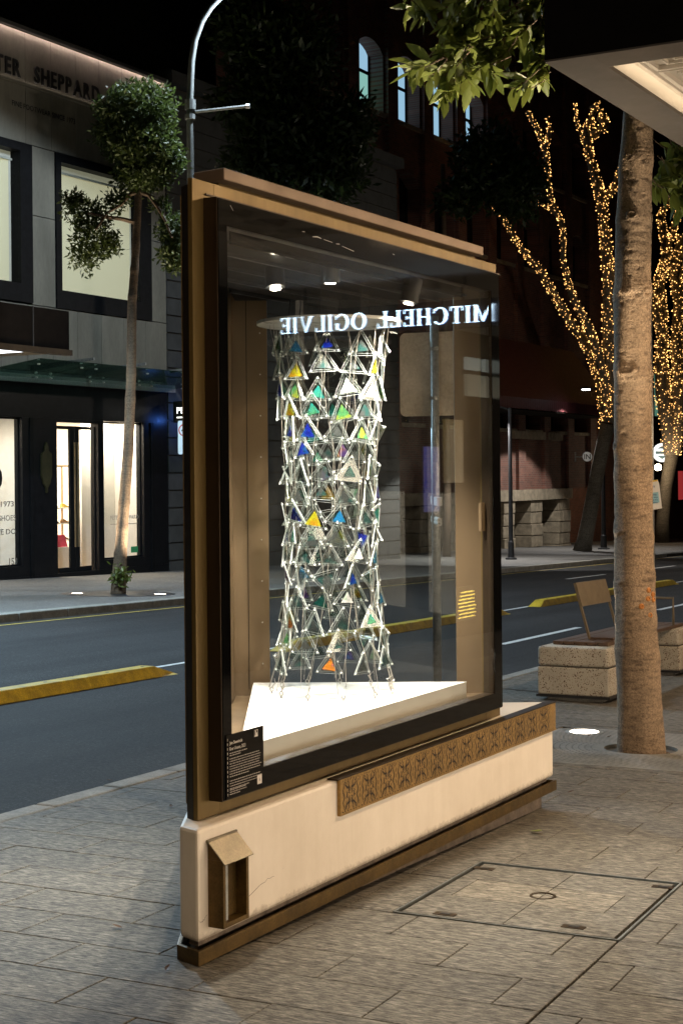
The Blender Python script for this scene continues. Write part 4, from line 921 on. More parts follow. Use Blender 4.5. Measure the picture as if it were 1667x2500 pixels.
for ch in text_:
    P, w = serif(ch)
    if P:
        b = MB(lambda p, x0=x: tuple(Mr + np.array([*(n * (x0 + p[0] * hL * sx_)), p[1] * hL]) - np.array([*(a * p[2]), 0]))); bs = MB(b.fr)
        for k, pl_ in enumerate(P): b.add([(u, v_, .020 + .0004 * k) for u, v_ in pl_], [tuple(range(len(pl_)))]); bs.prism(pl_, .0, .0195 - .0002 * k)
        lt = b.build('letter', M['sign_letter'], sg); bs.build('letter_side', M['sign_side'], lt)
    x += (w + .15) * hL * sx_
MB(lambda p: tuple(Mr + np.array([*(n * p[0]), p[1]]) + np.array([*(a * p[2]), 0]))).box(-.05, x + .02, -.05, hL + .06, .004, .03).build('backing_board', M['black'], sg)
for q in (.3, x - .3): MB(lambda p: tuple(Mr + np.array([*(n * p[0]), p[1]]) + np.array([*(a * p[2]), 0]))).box(q, q + .02, hL + .0605, ZA + .09 - Mr[2], .01, .02).build('hanger', M['steel_dark'], sg)
# facade of the shops under the awnings (unseen; gives reflections, plus strips added as warm fill)
sb = thing('corner_shop', faw((4, 4.6, -.3)), 'dark shopfront wall behind the awnings with reflected windows and added warm fill strips', 'building')
MB(faw).box(-20, 28, 4.55, 4.9, -.9, 12).build('wall', M['awn_dark'], sb)
glow_panels = [(10.75, 1.25, .34, .80, (.03, .10, 1.), .45), (11.3, 1.6, .5, .8, (.9, .55, .05), .22), (11.95, 3.06, .42, .16, (.8, .9, .8), .55), (12.5, 3.06, .5, .16, (.8, .9, .8), .5), (11.95, 2.72, 1.1, .28, (.6, .66, .5), .3)]
for k in range(15):
    q = -10.4 + 1.08 * k; glow_panels.append((q, .05 - .02 * k, .52, 1.5, (1., .80, .60), 9.6 if k > 5 else 1.6))  # low warm strips added to light the plinth front
for q, z0, w, h, c, st in glow_panels:
    MB(faw).box(q, q + w, 4.50, 4.549, z0, z0 + h).build('display_window', em('display_window' + str(len(bpy.data.materials)), c, st), sb)  # covers both the reflected windows and the added fill strips

lp = thing('studded_lamp', faw((11.65, 4.4, -.15)), 'yellow studded lamp glowing in the dim shopfront', 'lamp')
b = MB(faw)
for r_ in range(8):
    for k in range(9):
        q = 11.42 + k * .056 + (.028 if r_ % 2 else 0); z_ = -.10 + r_ * .045
        if abs(q - 11.66) > .27 - .02 * max(0, r_ - 3): continue
        b.add([(q + x_, 4.40 + y_, z_ + w_) for x_, y_, w_ in ((.012, 0, 0), (-.012, 0, 0), (0, .012, 0), (0, -.012, 0), (0, 0, .012), (0, 0, -.012))], [(0, 2, 4), (2, 1, 4), (1, 3, 4), (3, 0, 4), (2, 0, 5), (1, 2, 5), (3, 1, 5), (0, 3, 5)])
b.build('studs', em('studs', (1., .72, .08), 7., lamp=False), lp)['kind'] = 'stuff'
MB(faw).box(11.40, 11.92, 4.43, 4.47, -.15, .28).build('body', M['black'], lp)
# ================================================================== FAR SIDE: SHOE SHOP
def sq(px, py, o=0.): return SHOP.pix(px, py, o)
shop = thing('shoe_shop', SHOP((-2, 0, -.8)), 'grey stone panelled shop with lit upper windows and black storefront', 'building')
core = MB(SHOP); core.box(-9, 3.34, -6, -.30, 4.3, 12.3).build('wall_core', M['rusticated'], shop)
edges = [3.34 - .935 * k for k in range(14)]
def panel(q0, q1, z0, z1): MB(SHOP).box(q0 + .006, q1 - .006, -.30, 0., z0 + .006, z1 - .006).build('stone_panel', M['facade'], shop)
for q1, q0 in zip(edges[:-1], edges[1:]):
    panel(q0, q1, 11.12, 12.34); panel(q0, q1, 9.69, 11.05); panel(q0, q1, 4.28, 5.86)
for q0, q1 in ((-2.09, -1.23), (2.66, 3.34), (-6.6, -5.7)):
    panel(q0, q1, 8.02, 9.68); panel(q0, q1, 5.87, 8.01)
MB(SHOP).box(-9, 3.34, -.30, .07, 11.055, 11.115).build('ledge', M['facade'], shop)
MB(SHOP).box(-9, 3.40, .118, .135, 12.335, 12.3595).build('coping_lip', M['rusticated'], shop)
MB(SHOP).box(-9, 3.40, -.4, .14, 12.36, 12.43).build('coping', M['rusticated'], shop)
MB(SHOP).box(-9, 3.36, .085, .097, 12.354, 12.3595).build('led_strip', em('coping_led', (1., .74, .66), 62.), shop)
MB(SHOP).box(-5, 1.2, .025, .035, 11.1155, 11.119).build('led_strip', em('ledge_led', (1., .85, .72), 5.), shop)
def letters(word, q, z, h, wk, gap):
    for ch in word:
        if ch != ' ':
            v, f = TX[ch]; v = v.copy(); v[:, 0] -= v[:, 0].min(); sc_ = h / .72; w = v[:, 0].max() * sc_ * wk
            MB(lambda p, q0=q: SHOP((q0 + p[0] * sc_ * wk, .10 + p[2] * .04, z + p[1] * sc_))).add(v, f).build('sign_letter', M['black'], shop); q += w + gap
        else: q += gap * 3.2
    return q
letters('SHEPPARD', -2.06, 11.19, .40, .80, .075); letters('PETER', -3.98, 11.19, .40, .80, .075)
v, f = fit(TX['FINE FOOTWEAR SINCE 1973'], 2.32, .13); fs_ = sorted(f, key=lambda q: min(v[i][0] for i in q)); words = [[]]; xm = 0.
for q in fs_:                                                  # one mesh for each word
    if words[-1] and min(v[i][0] for i in q) - xm > .045: words.append([])
    words[-1].append(q); xm = max(xm, max(v[i][0] for i in q))
for wd in words:
    ids = sorted({i for q in wd for i in q}); mp_ = {i: k for k, i in enumerate(ids)}
    MB(lambda p: SHOP((-2.76 + p[0], .012, 10.50 + p[1]))).add([v[i] for i in ids], [tuple(mp_[i] for i in q) for q in wd]).build('lettering', M['black'], shop)
for (o0, o1, p0, p1, zb, zt, pb, pt) in ((-5.7, -2.09, -5.25, -2.52, 5.90, 9.68, 6.34, 9.48), (-1.23, 2.66, -1.02, 2.16, 5.87, 9.67, 6.32, 9.46)):
    w = MB(SHOP).box(o0 + .005, p0, -.29, .04, zb, zt).box(p1, o1 - .005, -.29, .04, zb, zt).box(p0 + .001, p1 - .001, -.29, .04, zb, pb).box(p0 + .001, p1 - .001, -.29, .04, pt, zt).build('window', M['frame_dark'], shop)
    MB(SHOP).box(p0, p1, -.05, -.04, pb, pt).build('pane', M['shop_glass'], w)
    bw = MB(SHOP); bw.box(p0 + .0, p1 - .16, -.20, -.19, pb, pt - .22).build('blind', M['blind'], w)
    MB(SHOP).box(p0, p1, -.27, -.265, pb, pt).build('ceiling_glow', em('ceiling_glow' + str(len(bpy.data.materials)), (.52, .50, .34), .34), w)
    MB(SHOP).box(p0, p1 - .1, -.17, -.12, pt - .24, pt - .19).build('blind_rail', pm('blind_rail' + str(len(bpy.data.materials)), (.6, .58, .5), .5), w)
# stainless band, black storefront with openings
MB(SHOP).box(-9, 3.6, -.3, .10, 4.0, 4.26).build('steel_band', M['steel'], shop)
st_ = MB(SHOP)
for q0, q1, z0, z1 in ((-9, 3.35, 3.16, 3.995), (-6.4, 3.35, -1.3, -.62), (-9, -6.4, -1.3, 3.16), (-6.4, -2.5, -.62, -.36), (-2.5, -1.24, -.62, 3.16), (-1.24, .36, 3.08, 3.16), (.36, .58, -.62, 3.16), (.58, 2.27, -.62, -.38), (2.27, 3.35, -.62, 3.16)):
    st_.box(q0 + .0005, q1 - .0005, -.25, 0., z0 + .0005, z1 - .0005)
st_.build('storefront', M['storefront'], shop)
for q in (-2.19, 2.62): MB(SHOP).box(q - .06, q + .06, .0005, .03, -1.2, 3.16).build('pilaster_trim', M['frame_dark'], shop)
for q0, q1, z0, z1 in ((-6.4, -2.5, -.36, 3.16), (.58, 2.27, -.38, 3.15)):
    w = MB(SHOP).box(q0, q0 + .04, -.2, -.1, z0, z1).box(q1 - .04, q1, -.2, -.1, z0, z1).box(q0 + .041, q1 - .041, -.2, -.1, z0, z0 + .04).box(q0 + .041, q1 - .041, -.2, -.1, z1 - .04, z1).build('display_window', M['frame_dark'], shop)
    MB(SHOP).box(q0 + .03, q1 - .03, -.15, -.14, z0 + .03, z1 - .03).build('pane', M['shop_glass'], w)
d = MB(SHOP)
for q0, q1 in ((-1.235, -.46), (-.44, .355)):
    lf = MB(SHOP).box(q0, q0 + (.03 if q0 < -1 else .17), -.16, -.1, -.62, 3.0).box(q1 - (.17 if q0 < -1 else .03), q1, -.16, -.1, -.62, 3.0).box(q0 + .171, q1 - .171, -.16, -.1, 2.92, 3.0).box(q0 + .171, q1 - .171, -.16, -.1, -.62, -.5).build('door', M['frame_dark'], shop)
    MB(SHOP).box(q0 + .02, q1 - .02, -.135, -.128, -.5, 2.93).build('pane', M['shop_glass'], lf)
    qh = q1 - .05 if q0 < -1 else q0 + .05
    MB(SHOP).box(qh - .02, qh + .02, -.06, -.03, .0, 2.6).build('handle', M['gold'], lf)
# plaque
pqz = [(0, -.75), (.09, -.62), (.1, -.5), (.28, -.42), (.30, -.2), (.30, .22), (.22, .34), (.2, .42), (.1, .5), (.05, .55), (.02, .7)]
o_ = [(x, z_) for x, z_ in pqz] + [(-x, z_) for x, z_ in pqz[::-1]]
MB(lambda p: SHOP((-1.67 + p[0] * .62, p[2], 1.95 - p[1] * .85))).prism(o_, .0005, .05).build('plaque', pm('plaque_brass', (.05, .045, .018), .5, metal=.4), shop)
# interior shell and lights
ir = MB(SHOP); ir.box(-6.6, 3.2, -4.4, -4.3, -.8, 3.4).build('rear_wall', M['warm_wall'], shop)
MB(SHOP).box(-6.6, 3.2, -4.29, -.26, -.8, -.64).build('shop_floor', M['oak'], shop)
MB(SHOP).box(-6.6, 3.2, -4.29, -.26, 3.3, 3.4).build('shop_ceiling', M['warm_wall'], shop)
MB(SHOP).box(-6.35, -2.42, -.9, -.8, -.63, 3.29).build('window_backing', M['warm_wall'], shop)
MB(SHOP).box(-2.40, -2.3, -4.29, -.27, -.63, 3.29).build('partition', M['warm_wall'], shop)
MB(SHOP).box(2.45, 2.55, -4.29, -.27, -.63, 3.29).build('partition', M['warm_wall'], shop)
MB(SHOP).box(1.05, 2.44, -1.2, -1.1, -.63, 3.29).build('window_backing', M['warm_wall'], shop)
for k in range(26): MB(SHOP).box(-2.25 + k * .09, -2.25 + k * .09 + .06, -4.295, -4.24, -.63, 3.29).build('slat', M['oak'], shop) if k < 14 else None
for q, o, W, sz in ((-4.4, -.55, 300, 1.2), (-.5, -2.2, 420, 1.6), (1.5, -.7, 180, .8), (.6, -3., 200, 1.0)):
    L = light('ceiling_panel_light', 'AREA', SHOP((q, o, 3.27)), W, (1., .86, .68), shop, SHOP((q, o, 0)), size=sz); L.data.shape = 'SQUARE'
for key, q, z_, h, w in (('SINCE 1973.', -3.9, 1.05, .13, 1.3), ('KNOWS SHOES', -4.0, .72, .13, 1.4), ('LIKE WE DO', -3.85, .40, .13, 1.25), ('153', -2.84, -.32, .16, .28), ('50', -3.9, 1.45, .55, .85)):
    v, f = fit(TX[key], w, h); MB(lambda p, q=q, z_=z_: SHOP((q + p[0], -.137, z_ + p[1]))).add(v, f).build('lettering', pm('window_print', (.20, .18, .15), .7) if key != '50' else M['black'], shop)
v, f = fit(TX['PETER SHEPPARD'], 1.2, .11); MB(lambda p: SHOP((1.0 + p[0], -.137, .62 + p[1]))).add(v, f).build('lettering', pm('window_print_grey', (.4, .37, .33), .7), shop)
MB(SHOP).box(1.0, 2.15, -.1385, -.137, .50, .515).build('rule', M['print_grey'], shop)
MB(SHOP).box(1.86, 2.16, -.138, -.135, -.26, -.10).build('sticker', pm('green_sticker', (.06, .36, .14), .5), shop)
# display rack and goods
rk = thing('shoe_rack', SHOP((-.2, -1.6, -.64)), 'brass framed display rack with white shelves inside the lit shop', 'rack')
for q in (-1.25, .05, 1.0): 
    for o in (-1.4, -1.75): MB(SHOP).box(q, q + .04, o, o + .04, -.64, 2.0).build('post', M['gold'], rk)
MB(SHOP).box(-1.25, 1.04, -1.40, -1.36, 2.001, 2.05).build('rail', M['gold'], rk); MB(SHOP).box(-1.25, 1.04, -1.75, -1.71, 2.001, 2.05).build('rail', M['gold'], rk)
SZ = [.95, .55, .12, -.28]
for z_ in SZ: MB(SHOP).box(-1.2, .99, -1.78, -1.32, z_ - .03, z_).build('shelf', M['warm_wall'], rk)
MB(SHOP).box(-1.2, -.45, -1.75, -1.35, -.639, -.32).build('drawer', M['oak'], rk)
shoe_v = [(0, -.04, 0), (.27, -.035, 0), (.28, .035, 0), (0, .04, 0), (0, -.035, .09), (.10, -.035, .10), (.20, -.03, .05), (.275, -.02, .03), (0, .035, .09), (.10, .035, .10), (.20, .03, .05), (.275, .02, .03)]
shoe_f = [(0, 3, 2, 1), (0, 1, 7, 6, 5, 4), (3, 8, 9, 10, 11, 2), (4, 5, 9, 8), (5, 6, 10, 9), (6, 7, 11, 10), (0, 4, 8, 3), (1, 2, 11, 7)]
cols = [('black', (.01, .01, .012)), ('tan', (.40, .20, .08)), ('navy', (.02, .04, .10)), ('brown', (.12, .05, .02)), ('white', (.6, .58, .55)), ('yellow', (.55, .40, .05))]
rr = random.Random(9)
for i, z_ in enumerate(SZ):
    for k in range(6):
        nm, c = cols[(i * 2 + k) % 6]; q = -1.1 + k * .36 + rr.uniform(-.03, .03)
        if -.30 < q < .0: q += .22
        o = MB(lambda p, q=q, z_=z_: SHOP((q + p[0], -1.5 + p[1], z_ + .001 + p[2]))).add(shoe_v, shoe_f).build('shoe', pm('shoe_' + nm + str(i) + str(k), c, .4), bevel=.008)
        tag(o, f'{nm} low shoe on the {("top", "second", "third", "bottom")[i]} white shelf inside the shop', 'shoe', 'shoes on the shop shelves')
o = MB(SHOP).add([(.0, -1.2, -.05), (.42, -1.2, -.05), (.38, -1.2, .26), (.05, -1.2, .26), (.0, -1.05, -.05), (.42, -1.05, -.05), (.38, -1.12, .26), (.05, -1.12, .26)], [(0, 1, 2, 3), (4, 7, 6, 5), (0, 4, 5, 1), (1, 5, 6, 2), (2, 6, 7, 3), (3, 7, 4, 0)]).build('handbag', pm('red_leather', (.45, .03, .06), .45), bevel=.01); tag(o, 'red structured handbag displayed low inside the shop', 'handbag')
ped = MB(SHOP).box(-.05, .5, -1.3, -1.0, -.64, -.051).build('pedestal', M['warm_wall']); tag(ped, 'white display pedestal carrying the red handbag', 'pedestal')
o = MB(SHOP).add([(-.9, -1.6, .951), (-.66, -1.6, .951), (-.66, -1.6, 1.3), (-.9, -1.6, 1.3), (-.9, -1.48, .951), (-.66, -1.48, .951), (-.66, -1.5, 1.3), (-.9, -1.5, 1.3)], [(0, 1, 2, 3), (4, 7, 6, 5), (0, 4, 5, 1), (1, 5, 6, 2), (2, 6, 7, 3), (3, 7, 4, 0)]).build('gift_box', pm('cream_box', (.6, .48, .26), .6), bevel=.01); tag(o, 'tall cream box standing on the top white shelf inside the shop', 'box')
# projecting awning box, glass canopy
aw = thing('shop_awning', SHOP((-6.6, 2, 4.3)), 'dark box awning with lit soffit panel projecting from the shoe shop', 'awning')
MB(SHOP).box(-12, -4.40, .005, 3.0, 4.48, 5.32).build('box', M['awn_dark'], aw)
MB(SHOP).box(-12, -4.36, 2.86, 3.06, 4.36, 4.479).build('lip', M['bronze_dark'], aw)
MB(SHOP).box(-12, -4.45, .02, 2.85, 4.42, 4.479).build('soffit', M['oak'], aw)
MB(SHOP).box(-12, -5.3, 1.2, 2.5, 4.405, 4.4195).build('soffit_panel', em('soffit_panel', (.9, .95, 1.), 3.), aw)
for q in (-7.2, -5.6): MB(SHOP).box(q, q + .03, 3.0005, 3.02, 4.48, 5.32).build('panel_joint', M['black'], aw)
gc = thing('glass_canopy', SHOP((-1, 1.2, 4.2)), 'glass canopy on steel brackets above the shop door', 'canopy')
for k, (q0, q1) in enumerate(((-4.3, -2.3), (-2.28, -.3), (-.28, 1.7), (1.72, 3.6))):
    MB(SHOP).add([(q, o, z_ + e) for q in (q0, q1) for o, z_ in ((.12, 4.10), (2.1, 4.34)) for e in (0, .016)], [(0, 1, 3, 2), (4, 6, 7, 5), (0, 4, 5, 1), (2, 3, 7, 6), (0, 2, 6, 4), (1, 5, 7, 3)]).build('glass_sheet', glassmat('canopy_glass' + str(k), (.45, .62, .55), 1.5, .02, .0), gc)
    for q in (q0 + .25, q1 - .25):
        for o in (.5, 1.85): MB().lathe([(.02, -.03), (.035, -.02), (.035, .0), (.02, .005)], SHOP((q, o, 4.055 + .121 * (o - .12) * 1.0)), 10).build('glass_fixing', M['warm_wall'], gc)  # pale wall colour stands for the glint on the metal fixings
for q in (-2.29, -.29, 1.71, 3.62): MB(SHOP).add([(q + e, o, z_) for e in (-.02, .02) for o, z_ in ((.101, 4.24), (.101, 4.40), (2.0, 4.50), (2.0, 4.44))], [(0, 1, 2, 3), (4, 7, 6, 5), (0, 4, 5, 1), (1, 5, 6, 2), (2, 6, 7, 3), (3, 7, 4, 0)]).build('bracket', M['steel'], gc)
# blade sign and speed sign
bs = thing('blade_sign', SHOP((3.7, 1.0, 3.0)), 'black projecting box sign with white lit letters by the shop corner', 'sign')
q_, z_ = sq(423, 980, .35); z1 = sq(423, 1032, .35)[1]
MB(SHOP).box(q_, q_ + .12, .35, 2.3, z1, z_).build('box', M['black'], bs)
p0 = np.array(SHOP((q_ - .003, .9, 0)))
fbl = lambda x, z_: (lambda p: tuple(np.array(at(430, 1008, 41)) + np.array([1., 0, 0]) * (x + p[0]) + np.array([0, 0, 1.]) * (z_ + p[1])))
Yb = float(np.array(SHOP((q_, 1.0, 0)))[1])
v, f = fit(TX['PETER SHEPPARD'], 2.0, .165); cb = at(430, 1004, Yb)
MB(SHOP).box(q_ - .004, q_ - .001, .3, .34, z1 + .02, z1 + .04).build('edge_trim', M['steel_dark'], bs)
dn = -n; MB(lambda p: tuple(np.array(SHOP((q_ - .006, .47, z1 + .24)))[0:3] + np.array([*(n * p[0]), p[1]]))).add(v, f).build('lettering', em('blade_letters', (1., 1., .96), 2.6), bs)
MB(SHOP).box(q_ - .008, q_ - .005, .47, 1.4, z1 + .12, z1 + .15).build('underline', em('blade_line', (1., 1., .96), 2.6), bs)
light('blade_blue_light', 'POINT', SHOP((3.75, .55, z1 + .1)), 14, (.08, .25, 1.), bs, shadow_soft_size=.05)
sgp = ground(447, 1449); ss = thing('speed_sign', sgp, 'white speed limit sign with red ring on the far footpath', 'road sign')
Ys = 27.5; c0 = at(452, 1068, Ys); MB().tube([(c0[0], Ys + .06, gz(c0[0], Ys)), (c0[0], Ys + .06, c0[2] + .35)], .03, 10).build('pole', M['steel'], ss)
fsg = lambda p: tuple(c0 + np.array([1, 0, 0]) * p[0] + np.array([0, 0, 1]) * p[1] + np.array([0, -1, 0]) * p[2])
MB(fsg).prism(rrect(.125, .30, .03), 0, .006).build('plate', pm('sign_white', (.7, .7, .68), .5, var=.03), ss)
ringo = [(.115 * math.cos(t), .13 + .115 * math.sin(t)) for t in np.linspace(0, 2 * math.pi, 28, endpoint=False)]; ringi = [(.094 * math.cos(t), .13 + .094 * math.sin(t)) for t in np.linspace(0, 2 * math.pi, 28, endpoint=False)]
MB(fsg).hole(ringo, ringi, .0065, .008).build('red_ring', pm('sign_red', (.55, .02, .02), .5), ss)
v, f = fit(TX['40'], .13, .10); MB(lambda p: fsg((p[0] - .065, p[1] + .08, .0085))).add(v, f).build('lettering', M['black'], ss)

# rusticated neighbour, brick building -------------------------------
rb = thing('rusticated_building', SHOP((8, 0, -1)), 'dark building with rows of grooved masonry next to the shoe shop', 'building')
MB(SHOP).box(3.42, 17, -5, -.06, -1.5, 12.35).build('wall', M['mortar'], rb)
for k in range(29): MB(SHOP).box(3.40, 17.02, -.0595, .0, -1.5 + k * .475 + .02, -1.5 + (k + 1) * .475 - .02).build('masonry_course', M['rusticated'], rb)
MB(SHOP).box(3.36, 17.1, -.3, .25, 12.36, 12.7).build('cornice', M['rusticated'], rb)
bp = lambda x, y, o=0.: BRICK.pix(x * 1.06314, y * 1.06314, o)
bb = thing('brick_building', BRICK((25, 0, -2)), 'dark brick warehouse with tall arched windows lit pale blue', 'building')
w1l, w1r = bp(820, 150)[0], bp(846, 150)[0]; w2l = bp(908, 200)[0]; w3l = bp(990, 270)[0]; pitch_ = ((w3l - w1l) / 2); ww = bp(879, 150)[0] - w1l
zt, zbot, zm0, zm1 = bp(833, 78)[1], bp(846, 247)[1], bp(833, 146)[1], bp(833, 153)[1]
q_first = w1l - 3 * pitch_; ncol = 12; q_end = bp(1306, 1100)[0]
lo_t, lo_b = bp(1055, 440)[1], bp(1055, 570)[1]
zg = -2.6; stone_top = bp(1180, 1125)[1]
floors = [(zbot, zt), (lo_b, lo_t), (bp(1180, 985)[1], bp(1180, 800)[1])]
Ztop = zt + 5.
M['lit_blue'] = em('lit_office_window', (.34, .60, .80), .85); M['lit_teal'] = em('lit_office_window_teal', (.32, .68, .60), .72); M['dark_pane'] = pm('dark_pane', (.01, .012, .014), .1)
for k in range(ncol):
    q = q_first + k * pitch_
    if q > q_end + 1: break
    MB(BRICK).box(q + ww, q + pitch_, -.8, .0, stone_top, Ztop).build('pier', M['brick'], bb)
    MB(BRICK).box(q + ww + .12, q + pitch_ - .12, .0005, .16, stone_top, Ztop).build('pilaster', M['brick'], bb)
    zs = [Ztop]
    for zb_, zt_ in floors: zs += [zt_, zb_]
    zs.append(stone_top)
    for i in range(0, len(zs), 2):
        hi_, lo_ = zs[i], zs[i + 1]
        if hi_ - lo_ < .05: continue
        if i < len(zs) - 2:                                   # spandrel above an opening, its underside an arch
            P = [(q, hi_), (q, lo_ - .45)] + [(q + ww * j / 8, lo_ - .45 + .45 * math.sin(math.pi * j / 8) ** .7) for j in range(1, 8)] + [(q + ww, lo_ - .45), (q + ww, hi_)]
        else: P = [(q, hi_), (q, lo_), (q + ww, lo_), (q + ww, hi_)]
        MB(lambda p: BRICK((p[0], p[2], p[1]))).prism(P, -.8, -.0006).build('spandrel', M['brick'], bb)
    for i, (zb_, zt_) in enumerate(floors):
        lit = i == 0 and k in (3, 4, 5, 6)
        fw = MB(BRICK); zmid = zb_ + (zt_ - zb_) * .60
        for x0, x1, y0, y1 in ((q, q + .08, zb_, zt_), (q + ww - .08, q + ww, zb_, zt_), (q + .081, q + ww - .081, zb_, zb_ + .08), (q + .081, q + ww - .081, zmid - .06, zmid + .06)): fw.box(x0, x1, -.66, -.58, y0, y1)
        wo = fw.build('window', M['frame_dark'], bb)
        for y0, y1 in ((zb_ + .07, zmid - .05), (zmid + .05, zt_)):
            MB(BRICK).box(q + .07, q + ww - .07, -.63, -.625, y0, y1).build('pane', (M['lit_teal'] if (k == 3 and y0 < zmid) else M['lit_blue']) if lit else M['dark_pane'], wo)
        MB(BRICK).box(q - .1, q + ww + .1, .0005, .10, zb_ - .16, zb_ - .001).build('sill', M['stone'], bb)
qa, qb = q_first, q_end
MB(BRICK).box(qa, qb, -.8, .18, stone_top - .5, stone_top - .001).build('string_course', M['stone'], bb)
sl0 = bp(1180, 990)[1]; 
for k in range(3): MB(BRICK).box(qb - 7.5 + k * 2.2, qb - 5.9 + k * 2.2, .0, .28, sl0 - .35, sl0).build('sill', M['stone'], bb)
pq = []; x_ = 1306.                                             # rough stone piers between the basement openings
while x_ > 560: pq.append((bp(x_ - 26, 1200)[0], bp(x_, 1200)[0])); x_ -= 64
for k, (x0, x1) in enumerate(pq):
    zz_ = stone_top - .52; j = 0
    while zz_ > zg:
        m_ = .5 + .22 * ((j * 3 + k) % 3 - 1)
        for e0, e1 in ((x0, x0 + (x1 - x0) * m_), (x0 + (x1 - x0) * m_, x1)):
            MB(BRICK).box(e0 + .012, e1 - .012, -.8, .05 + .03 * ((j * 5 + k) % 3), max(zz_ - .55, zg) + .012, zz_ - .012).build('stone_block', M['stone'], bb, bevel=.03)
        zz_ -= .55; j += 1
MB(BRICK).box(qa, qb - .01, -1.2, -.801, zg, Ztop).build('rear_lining', M['mortar'], bb)
MB(BRICK).box(qa, qb, -9, -1.21, zg, Ztop).build('mass', M['mortar'], bb)
# maroon street awning
ma = thing('street_awning', BRICK((qb - 5, 2, 3)), 'maroon ribbed street awning on the brick building', 'awning')
za0 = bp(1260, 950, 1.2)[1]; za1 = bp(1260, 800)[1]
for k in range(60):
    q = qb - 15 + k * .25
    MB(BRICK).add([(q + e, o, z_) for e in (.01, .24) for o, z_ in ((.25, za1), (2.4, za0 + .45), (2.4, za0), (2.36, za0), (2.36, za0 + .43), (.25, za1 - .05))], [(0, 1, 2, 3, 4, 5), (6, 11, 10, 9, 8, 7)] + [(i, (i + 1) % 6, 6 + (i + 1) % 6, 6 + i) for i in range(6)]).build('rib', M['maroon'], ma)
MB(BRICK).box(qb - 15, qb, .2505, 2.35, za0 - .06, za0 - .02).build('soffit', M['awn_dark'], ma)
# building beyond, with lit round sign
cb_ = thing('corner_building', BRICK((qb + 12, 0, -2.5)), 'dark grey corner building beyond the fairy light trees', 'building')
MB(BRICK).box(qb + .3, qb + 60, -14, -3.0, -4, 24).build('wall', M['brick'], cb_)
for px0, px1, py0, py1, c, s_t in ((1597, 1605, 914, 1016, (.25, .6, .42), .30), (1655, 1690, 1150, 1218, (.75, .06, .06), .35)):  # green lit window, then a red poster whose brightness is an added glow
    q0, z1 = BRICK.pix(px0, py0, -2.9); q1, z0 = BRICK.pix(px1, py1, -2.9)
    w = MB(BRICK).box(q0 - .15, q1 + .15, -2.999, -2.93, z0 - .15, z1 + .15).build('window', M['frame_dark'], cb_); MB(BRICK).box(q0, q1, -2.929, -2.9, z0, z1).build('pane', em('far_glow' + str(px0), c, s_t), w)
def round_sign(px, py, r_px, Y, label, face_c, st, key=None):
    c = at(px, py, Y); r = r_px / F * Y; o = thing('round_sign', (c[0], c[1], c[2] - r), label, 'sign')
    MB().lathe([(r * 1.06, -.08), (r * 1.06, .08)], c, 32, (0, -1, 0)).build('drum', M['steel_dark'], o)
    MB().lathe([(r, 0), (r, .02)], c + (0, -.081, 0), 32, (0, -1, 0)).build('face', em('round_face' + str(px), face_c, st, (.7, .7, .7)), o)
    MB().tube([c + (-.3 - r, 0, 0), c + (-r, 0, 0)], .03, 6).build('bracket', M['steel'], o)
    MB().tube([c + (-.3 - r, 0, -r), c + (-.3 - r, 0, r)], .035, 6).build('wall_plate', M['steel'], o)
    if key:
        v, f = fit(TX[key], r * 1.35, r * 1.1); MB(lambda p: tuple(c + np.array([p[0] - r * .68, -.105, p[1] - r * .55]))).add(v, f).build('lettering', M['black'], o)
    else:
        b = MB(); b.add([tuple(c + np.array([x_ * r, -.105, z_ * r])) for x_, z_ in ((-.5, .42), (.5, .42), (0, .72))], [(0, 1, 2)]); b.add([tuple(c + np.array([x_ * r, -.105, z_ * r])) for x_, z_ in ((-.7, -.14), (.7, -.14), (.7, .14), (-.7, .14))], [(0, 1, 2, 3)]); b.add([tuple(c + np.array([x_ * r, -.105, z_ * r])) for x_, z_ in ((-.5, -.35), (.5, -.35), (0, -.7))], [(0, 1, 2)])
        b.build('emblem', pm('emblem_ink', (.10, .20, .26), .6), o)
    return o
round_sign(1432, 1115, 11.5, 66, 'dim grey round projecting sign on the brick building', (.5, .5, .48), .16, 'IN')
round_sign(1614, 1105, 23, 84, 'glowing white round projecting sign on the far corner building', (.72, .88, 1.), .95)
gl = at(1605, 1140, 83); wl = thing('wall_lamp', gl - (0, 0, .2), 'small bright warm wall lamp beneath the glowing round sign', 'lamp')
MB().lathe([(.05, -.2), (.16, -.15), (.16, .1), (.06, .16)], gl, 14).build('globe', em('wall_lamp_globe', (1., .78, .5), 22.), wl); light('wall_lamp_light', 'POINT', gl + (0, -1.2, 0), 160, (1., .75, .5), wl, shadow_soft_size=.2)

# lamp posts -----------------------------------------------------------
def lamp_post(px, py, h, r, label, lit):
    p = ground(px, py); o = thing('lamp_post', p, label, 'lamp post', 'black lamp posts on the far footpath')
    MB().lathe([(r * 2.6, 0), (r * 2.6, .05), (r * 1.5, .08), (r * 1.3, .6), (r, .65), (r * .8, h)], p, 14).build('shaft', M['steel_dark'], o, smooth=False)
    if lit:
        MB().tube([p + (0, 0, h - .1), p + (-.25, 0, h + .02), p + (-.6, 0, h + .05)], .03, 8).build('arm', M['steel_dark'], o)
        MB().lathe([(.06, .08), (.22, .03), (.22, -.02), (.2, -.03)], p + (-.72, 0, h + .03), 16).build('lamp_shade', M['steel_dark'], o)
        MB().lathe([(.19, 0), (.19, -.03), (.1, -.05)], p + (-.72, 0, h - .001), 16).build('lamp', em('post_lamp' + str(px), (.9, .95, 1.), 14.), o)
        light('post_light', 'SPOT', p + (-.72, 0, h - .1), 2200, (.95, .93, .9), o, p + (-.72, 0, 0), spot_size=math.radians(112), shadow_soft_size=.15)
